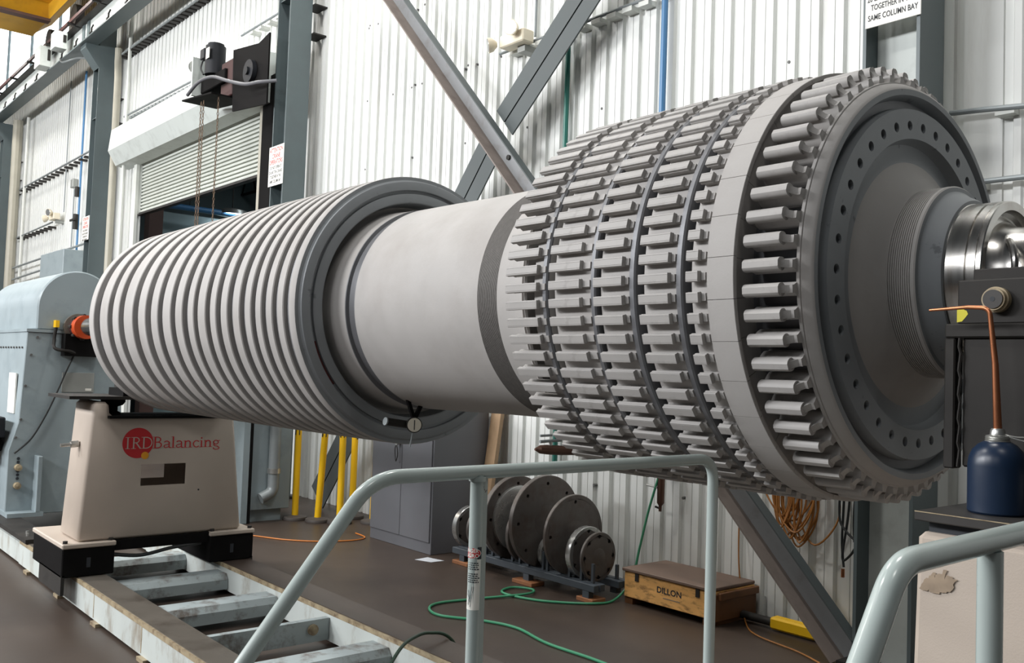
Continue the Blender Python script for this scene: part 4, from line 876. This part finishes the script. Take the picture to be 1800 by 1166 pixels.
for (x, y, tl_, lab) in ((-8.5, 4.43, (0, 0), 'yellow stanchion post standing leftmost of the group'), (-8.27, 4.56, (.085, 0), 'leaning yellow stanchion post, second from the left'), (-8.08, 4.7, (.0, 0), 'yellow stanchion post in the middle, in front of another'),
                          (-8.3, 4.97, (.0, 0), 'yellow stanchion post half hidden behind the middle one'), (-7.93, 4.99, (.02, 0), 'yellow stanchion post beside the grey cabinet')):
    t = thing('stanchion_post', lab, 'stanchion', (x, y, 0), 'yellow stanchion posts')
    MB().lathe_z([(0, .0), (.122, .0), (.124, .012), (.118, .03), (.06, .045), (0, .045)], x, y, 36).build('base', 'rubber', t)
    hh = .93
    p0 = Vector((x, y, .04)); p1 = Vector((x + tl_[0], y + tl_[1], hh)); dv = (p1 - p0).normalized()
    MB().cyl(p0, p1, .033, 24).build('tube', 'yellow', t)
    for q in (-1, 1):
        c0 = p1 - dv * .08 + Vector((.026, -.021 * 1.1, 0)) * 1.0 + Vector((.011, .015, 0)) * q; MB().obox(c0, c0 + dv * .08, .006, .012, (.6, -.7, 0)).build('chain_slot', 'ink', t, smooth=0)
# rack
rk = thing('disc_rack', 'low dark steel rack holding a row of round balance discs', 'rack', (-5.2, 4.72, 0))
for y in (4.585, 4.645, 4.83, 4.89): MB().box(-6.03, -4.42, y - .024, y + .024, .075, .123).build('rack_rail', 'rack', rk, .003, smooth=0)
for x in (-5.9, -5.12, -4.5):
    for y in (4.585, 4.86): MB().box(x - .03, x + .03, y - .024, y + .024, .028, .075).build('leg', 'rack', rk, smooth=0)
for x in (-5.86, -5.76, -5.66, -5.58, -5.49, -5.34, -5.255, -5.16, -4.995, -4.95, -4.72, -4.6, -4.49):
    for y in (4.62, 4.86): MB().box(x - .01, x + .01, y - .01, y + .01, .123, .123 + (.13 if y < 4.7 else .1)).build('peg', 'rack', rk, smooth=0)
k = 0
for (x, y, w, lab) in ((-5.9, 4.55, .2, 'wood block under the left end of the disc rack'), (-5.12, 4.53, .22, 'wood block under the middle of the disc rack'), (-4.5, 4.56, .16, 'wood block under the right end of the disc rack')):
    tag(MB().box(x - w / 2, x + w / 2, y - .01, y + .12, 0, .028).build('wood_block', 'block', bev=.003, smooth=0), lab, 'wood block', 'blocks under the disc rack')
DS = [(-6.0, .168, .055, 'disc_lt', 6, 'small bright rimmed disc leftmost on the rack'), (-5.82, .182, .03, 'disc', 8, 'dark drilled disc second from the left on the rack'), (-5.70, .16, .04, 'disc_lt', 8, 'bright edged disc just right of the handrail post'),
      (-5.62, .14, .035, 'disc_lt', 6, 'small silver rimmed disc in front of the left big disc'), (-5.44, .322, .05, 'disc', 8, 'big dark disc with a stepped hub, left of the largest'), (-5.28, .225, .035, 'disc', 8, 'medium dark disc tucked between the two biggest'),
      (-5.1, .342, .045, 'disc', 8, 'largest dark disc with bolt holes in the middle of the rack'), (-5.02, .125, .04, 'disc_lt', 6, 'small silver edged disc between the two big right discs'), (-4.8, .288, .03, 'disc', 4, 'large rust speckled disc with four holes right of the largest'),
      (-4.655, .184, .05, 'disc_lt', 6, 'bright rimmed disc behind the rightmost small disc'), (-4.55, .172, .022, 'disc', 8, 'small dark disc rightmost on the rack')]
for i, (x, r, th, m, nh, lab) in enumerate(DS):
    t = thing('balance_disc', lab, 'disc', (x, 4.735, .123), 'balance discs on the rack')
    cy, cz = 4.735, .107 + r
    rim = MB().lathe_x([(x - th, .0), (x - th, r - .004), (x - th + .004, r), (x - .004, r), (x, r - .004), (x, r - .03)], cy, cz, 64)
    rim.build('rim', m, t, smooth=30)
    MB().holed(x - th, x, r * .35, r - .029, r * .82, max(nh, 4), .0135, cy, cz, 90, depth=th * .8).build('face_plate', 'disc', t, smooth=30)
    MB().lathe_x([(x, r * .35), (x + .0005, r * .34), (x + .0005, 0)], cy, cz, 40).build('centre', 'disc', t)
    if i == 4: MB().lathe_x([(x, .25), (x + .03, .25), (x + .032, .247), (x + .032, .15), (x + .032, 0)], cy, cz, 56).build('stepped_hub', 'disc_lt', t)
# crate
t = thing('wooden_crate', 'low yellowish wooden crate with a dark lid on the floor against the wall', 'crate', (-3.98, 5.0, 0))
y0, y1, x0, x1 = 4.78, 5.23, -4.345, -3.6
MB().box(x0, x1, y0, y1, .045, .215).build('crate_body', 'wood', t, .004, smooth=0)
MB().box(x1 - .02, x1 + .012, y0 + .01, y1, .03, .2).build('end_board', 'wood_dark', t, .003, smooth=0)
MB().box(x1 + .012, x1 + .035, y0 + .04, y1 + .0, .165, .21).build('end_batten', 'wood_dark', t, .003, smooth=0)
MB().box(x0 - .015, x1 + .0, y0 - .012, y1, .219, .24).build('lid', 'wood_lid', t, .004, smooth=0)
for x in (x0 + .0, x1 - .08): MB().box(x, x + .07, y0 + .01, y1 - .02, 0, .045).build('foot', 'wood_dark', t, smooth=0)
text_mb('DILLON', .055, (-3.95, y0, .13), (1, 0, 0), (0, 0, 1), .0012, width=.205, bold=.022).build('stencil_lettering', 'ink', t, smooth=0, solid=False)
for x in (x0 + .1, x1 - .13): MB().box(x, x + .03, y0 - .006, y0, .165, .215).build('hasp', 'blk', t, smooth=0)
MB().box(-4.0, -3.86, y0 - .0012, y0 - .0002, .098, .104).build('faded_stamp', 'decal', t, smooth=0)
t = thing('yellow_bar', 'yellow sleeved steel bar lying on the floor beside the crate', 'bar', (-3.2, 5.05, .03))
MB().cyl((-3.62, 5.08, .045), (-3.3, 5.08, .045), .026, 16).build('bare_end', 'blk', t); MB().box(-3.36, -2.62, 5.04, 5.12, .01, .085).build('sleeve', 'yellow', t, .012, smooth=0)
tag(MB().hexa([(-6.318, 5.0, 0), (-6.19, 5.0, 0), (-6.19, 5.04, 0), (-6.318, 5.04, 0)], [(-6.322, 5.2, 1.5), (-6.19, 5.2, 1.5), (-6.19, 5.24, 1.5), (-6.322, 5.24, 1.5)]).build('wood_plank', 'plank', smooth=0), 'pale wood plank leaning on the wall beside the grey cabinet', 'plank')
tag(MB().add([(-6.25, 4.35, .002), (-6.09, 4.4, .004), (-6.09, 4.53, .002), (-6.27, 4.49, .003)], [(0, 1, 2, 3)]).prism([(-6.25, 4.35, .001), (-6.09, 4.4, .001), (-6.09, 4.53, .001), (-6.27, 4.49, .001)], (0, 0, .001)).build('paper_sheet', 'paper', smooth=0), 'white sheet of paper on the floor in front of the cabinet', 'paper')
# steel enclosure with pipe elbow behind the far pedestal
t = thing('machine_enclosure', 'grey blue steel enclosure with a pipe elbow behind the far pedestal', 'enclosure', (-8.8, 4.15, 0))
MB().box(-9.1, -8.5, 3.93, 4.36, .12, 1.7).build('panel_box', 'house', t, .005, smooth=0)
MB().box(-9.05, -8.56, 3.99, 4.3, 0, .12).build('plinth', 'house', t, smooth=0)
MB().box(-8.62, -8.46, 3.83, 3.9, 0, 1.7).build('frame_post', 'house', t, .004, smooth=0); MB().box(-8.54, -8.46, 3.9, 3.93, 0, 1.7).build('frame_strip', 'blk2', t, smooth=0)
MB().sweep([(-8.44, 4.15, 1.7), (-8.44, 4.15, .5)], .055, 18).build('vent_pipe', 'galv', t)
MB().sweep([(-8.44, 4.15, .53), (-8.44, 4.15, .48)], .064, 18).build('pipe_collar', 'alu', t)
MB().sweep(fillet([(-8.44, 4.15, .48), (-8.44, 4.15, .3), (-8.44, 4.02, .24)], .09), .055, 18).build('pipe_elbow', 'galv', t)

# ------------------------------------------------------------------ hoses and cords
t = thing('air_hose', 'long green air hose from the wall gun looping across the floor', 'hose', (-4.5, 4.2, 0))
hp_ = [(-4.34, 5.1, .84), (-4.38, 5.05, .6), (-4.39, 4.98, .35), (-4.385, 4.9, .14), (-4.385, 4.74, .02), (-4.40, 4.56, .01), (-4.62, 4.32, .01), (-4.86, 4.22, .01), (-5.01, 4.24, .01), (-5.05, 4.38, .012), (-4.92, 4.45, .014), (-4.83, 4.32, .018), (-4.93, 3.97, .01), (-4.98, 3.68, .01), (-4.9, 3.54, .01), (-4.72, 3.5, .01), (-4.48, 3.65, .01), (-4.24, 3.72, .01), (-3.9, 3.66, .01), (-3.47, 3.67, .01), (-2.9, 3.6, .01)]
MB().sweep(smooth_path(hp_, 10), .0085, 10).build('hose_run', 'hose', t)
t = thing('air_gun', 'slim brown air gun hanging on the wall, green hose attached', 'air gun', (-4.33, 5.12, .6))
MB().sweep([(-4.33, 5.12, .86), (-4.33, 5.12, .66), (-4.332, 5.12, .64), (-4.333, 5.12, .6)], [.028, .026, .012, .011], 14).build('gun_body', 'brown_gun', t)
MB().sweep([(-4.333, 5.12, .62), (-4.37, 5.11, .63)], .008, 8).build('nozzle', 'blk', t); MB().sweep([(-4.34, 5.09, .77), (-4.43, 5.08, .78)], .007, 8).build('lever', 'alu', t); MB().box(-4.36, -4.3, 5.13, 5.26, .84, .88).build('wall_hook', 'blk', t, smooth=0)
t = thing('dark_hose', 'short dark green hose arching over the near machine bed rail', 'hose', (-3.7, 2.6, .2))
MB().sweep(smooth_path([(-3.45, 2.15, .03), (-3.5, 2.28, .16), (-3.62, 2.46, .25), (-3.74, 2.63, .25), (-3.78, 2.74, .24), (-3.78, 2.86, .2), (-3.75, 3.0, .03), (-3.6, 3.1, .012)], 8), .0085, 10).build('hose_run', 'hose_dk', t)
t = thing('extension_cord', 'orange extension cord on the floor in front of the stanchion posts', 'cord', (-7.4, 4.1, 0))
MB().sweep(smooth_path([(-8.1, 3.5, .007), (-7.82, 3.68, .007), (-7.52, 3.83, .007), (-7.3, 4.05, .007), (-7.2, 4.33, .007), (-7.27, 4.5, .007), (-7.5, 4.54, .007)], 8), .006, 8).build('cord_run', 'cord_o', t)
rr = random.Random(11)
t = thing('hose_coil', 'tan bundle of coiled cord hanging on the wall under the turbine', 'coil', (-3.22, 5.15, .5))
cb = MB()
for k in range(20):
    cx = -3.36 + .26 * rr.random(); w = .05 + .1 * rr.random(); zb_ = .5 + .14 * rr.random() + .5 * abs(cx + 3.2) * (1 if cx < -3.25 else .3); y = 5.12 + .06 * rr.random()
    cb.sweep(smooth_path([(cx - w * .4, y, 1.35), (cx - w, y, 1.0), (cx - w, y - .01, zb_ + .16), (cx + (rr.random() - .5) * .05, y - .02, zb_), (cx + w, y, zb_ + .18), (cx + w * .8, y, 1.0), (cx + w * .3, y, 1.35)], 6), .006, 7)
cb.box(-3.34, -3.1, 5.1, 5.25, 1.33, 1.36); cb.build('cord_loops', 'cord_b', t)
t = thing('hose_coil', 'loose dark hoses hanging on the wall left of the right column', 'coil', (-2.85, 5.15, .4))
cb = MB()
for pts in ([(-2.93, 5.15, 1.2), (-2.95, 5.13, .8), (-2.9, 5.12, .68), (-2.75, 5.12, .585), (-2.70, 5.12, .585)], [(-2.93, 5.17, 1.2), (-2.94, 5.16, .8), (-2.94, 5.15, .6), (-2.92, 5.14, .46)], [(-2.88, 5.15, 1.2), (-2.9, 5.15, .8), (-2.93, 5.14, .53), (-2.9, 5.14, .515), (-2.83, 5.13, .62), (-2.79, 5.15, .85), (-2.79, 5.15, 1.2)],
            [(-2.84, 5.15, 1.2), (-2.86, 5.14, .8), (-2.85, 5.13, .62)], [(-2.78, 5.16, 1.2), (-2.77, 5.15, .8), (-2.775, 5.14, .6)]): cb.sweep(smooth_path(pts, 8), .0075, 8)
cb.box(-2.96, -2.74, 5.12, 5.25, 1.18, 1.21)
cb.build('hose_loops', 'black', t)
for (x, z) in ((-2.775, .68), (-2.925, .45)): MB().cyl((x, 5.14, z), (x, 5.14, z - .05), .011, 10).build('brass_fitting', 'copper', t)

t = thing('loose_cord', 'thin tan cord hanging down the wall and trailing over the yellow bar', 'cord', (-3.4, 5.0, 0))
MB().sweep(smooth_path([(-3.73, 5.22, .62), (-3.71, 5.2, .34), (-3.66, 5.18, .1), (-3.5, 5.0, .012), (-3.31, 4.85, .008), (-2.99, 4.77, .008), (-2.79, 4.68, .008)], 8), .005, 7).build('cord_run', 'cord_b', t)
# ------------------------------------------------------------------ light
w = bpy.data.worlds.new('world'); SC.world = w; w.use_nodes = True
bg = w.node_tree.nodes['Background']; bg.inputs['Color'].default_value = (.82, .92, 1., 1); bg.inputs['Strength'].default_value = .035
def area(x, y, z, sx, sy, p, col=(1, .98, .94), rot=(0, 0, 0), nm='high_bay_and_fill_light'):
    l = bpy.data.lights.new(nm, 'AREA'); l.shape = 'RECTANGLE'; l.size = sx; l.size_y = sy; l.energy = p; l.color = col
    o = bpy.data.objects.new(nm, l); COL.objects.link(o); o.location = (x, y, z); o.rotation_euler = rot
for k in range(6): area(-28.2 + 5.2 * k, 3.5, 8.2, 1.2, .5, (70, 80, 95, 115, 135, 142)[k])
for k in range(5): area(-27 + 5.2 * k, -1.2, 8.6, 1.2, .5, (120, 150, 190, 230, 240)[k])
for x_, p_ in ((-24, 480), (-18, 580), (-13, 780), (-8, 840), (-3.5, 280), (1.6, 50)): area(x_, -6.8, 6.1, 3.0, 1.2, p_, (.97, .98, 1.), (R(62), 0, 0), 'side_fill_light')  # added fill panels on the unseen room side
area(1.6, .2, 8.0, 1.2, .5, 60)  # added fill lamp at front right, brightens the end dish and handrails
area(-15, 9, 6.2, .6, .6, 120, (.85, .95, 1))
SC.view_settings.view_transform = 'Standard'; SC.view_settings.look = 'None'; SC.view_settings.gamma = 1; SC.view_settings.use_curve_mapping = False
SC.view_settings.exposure = 0.0
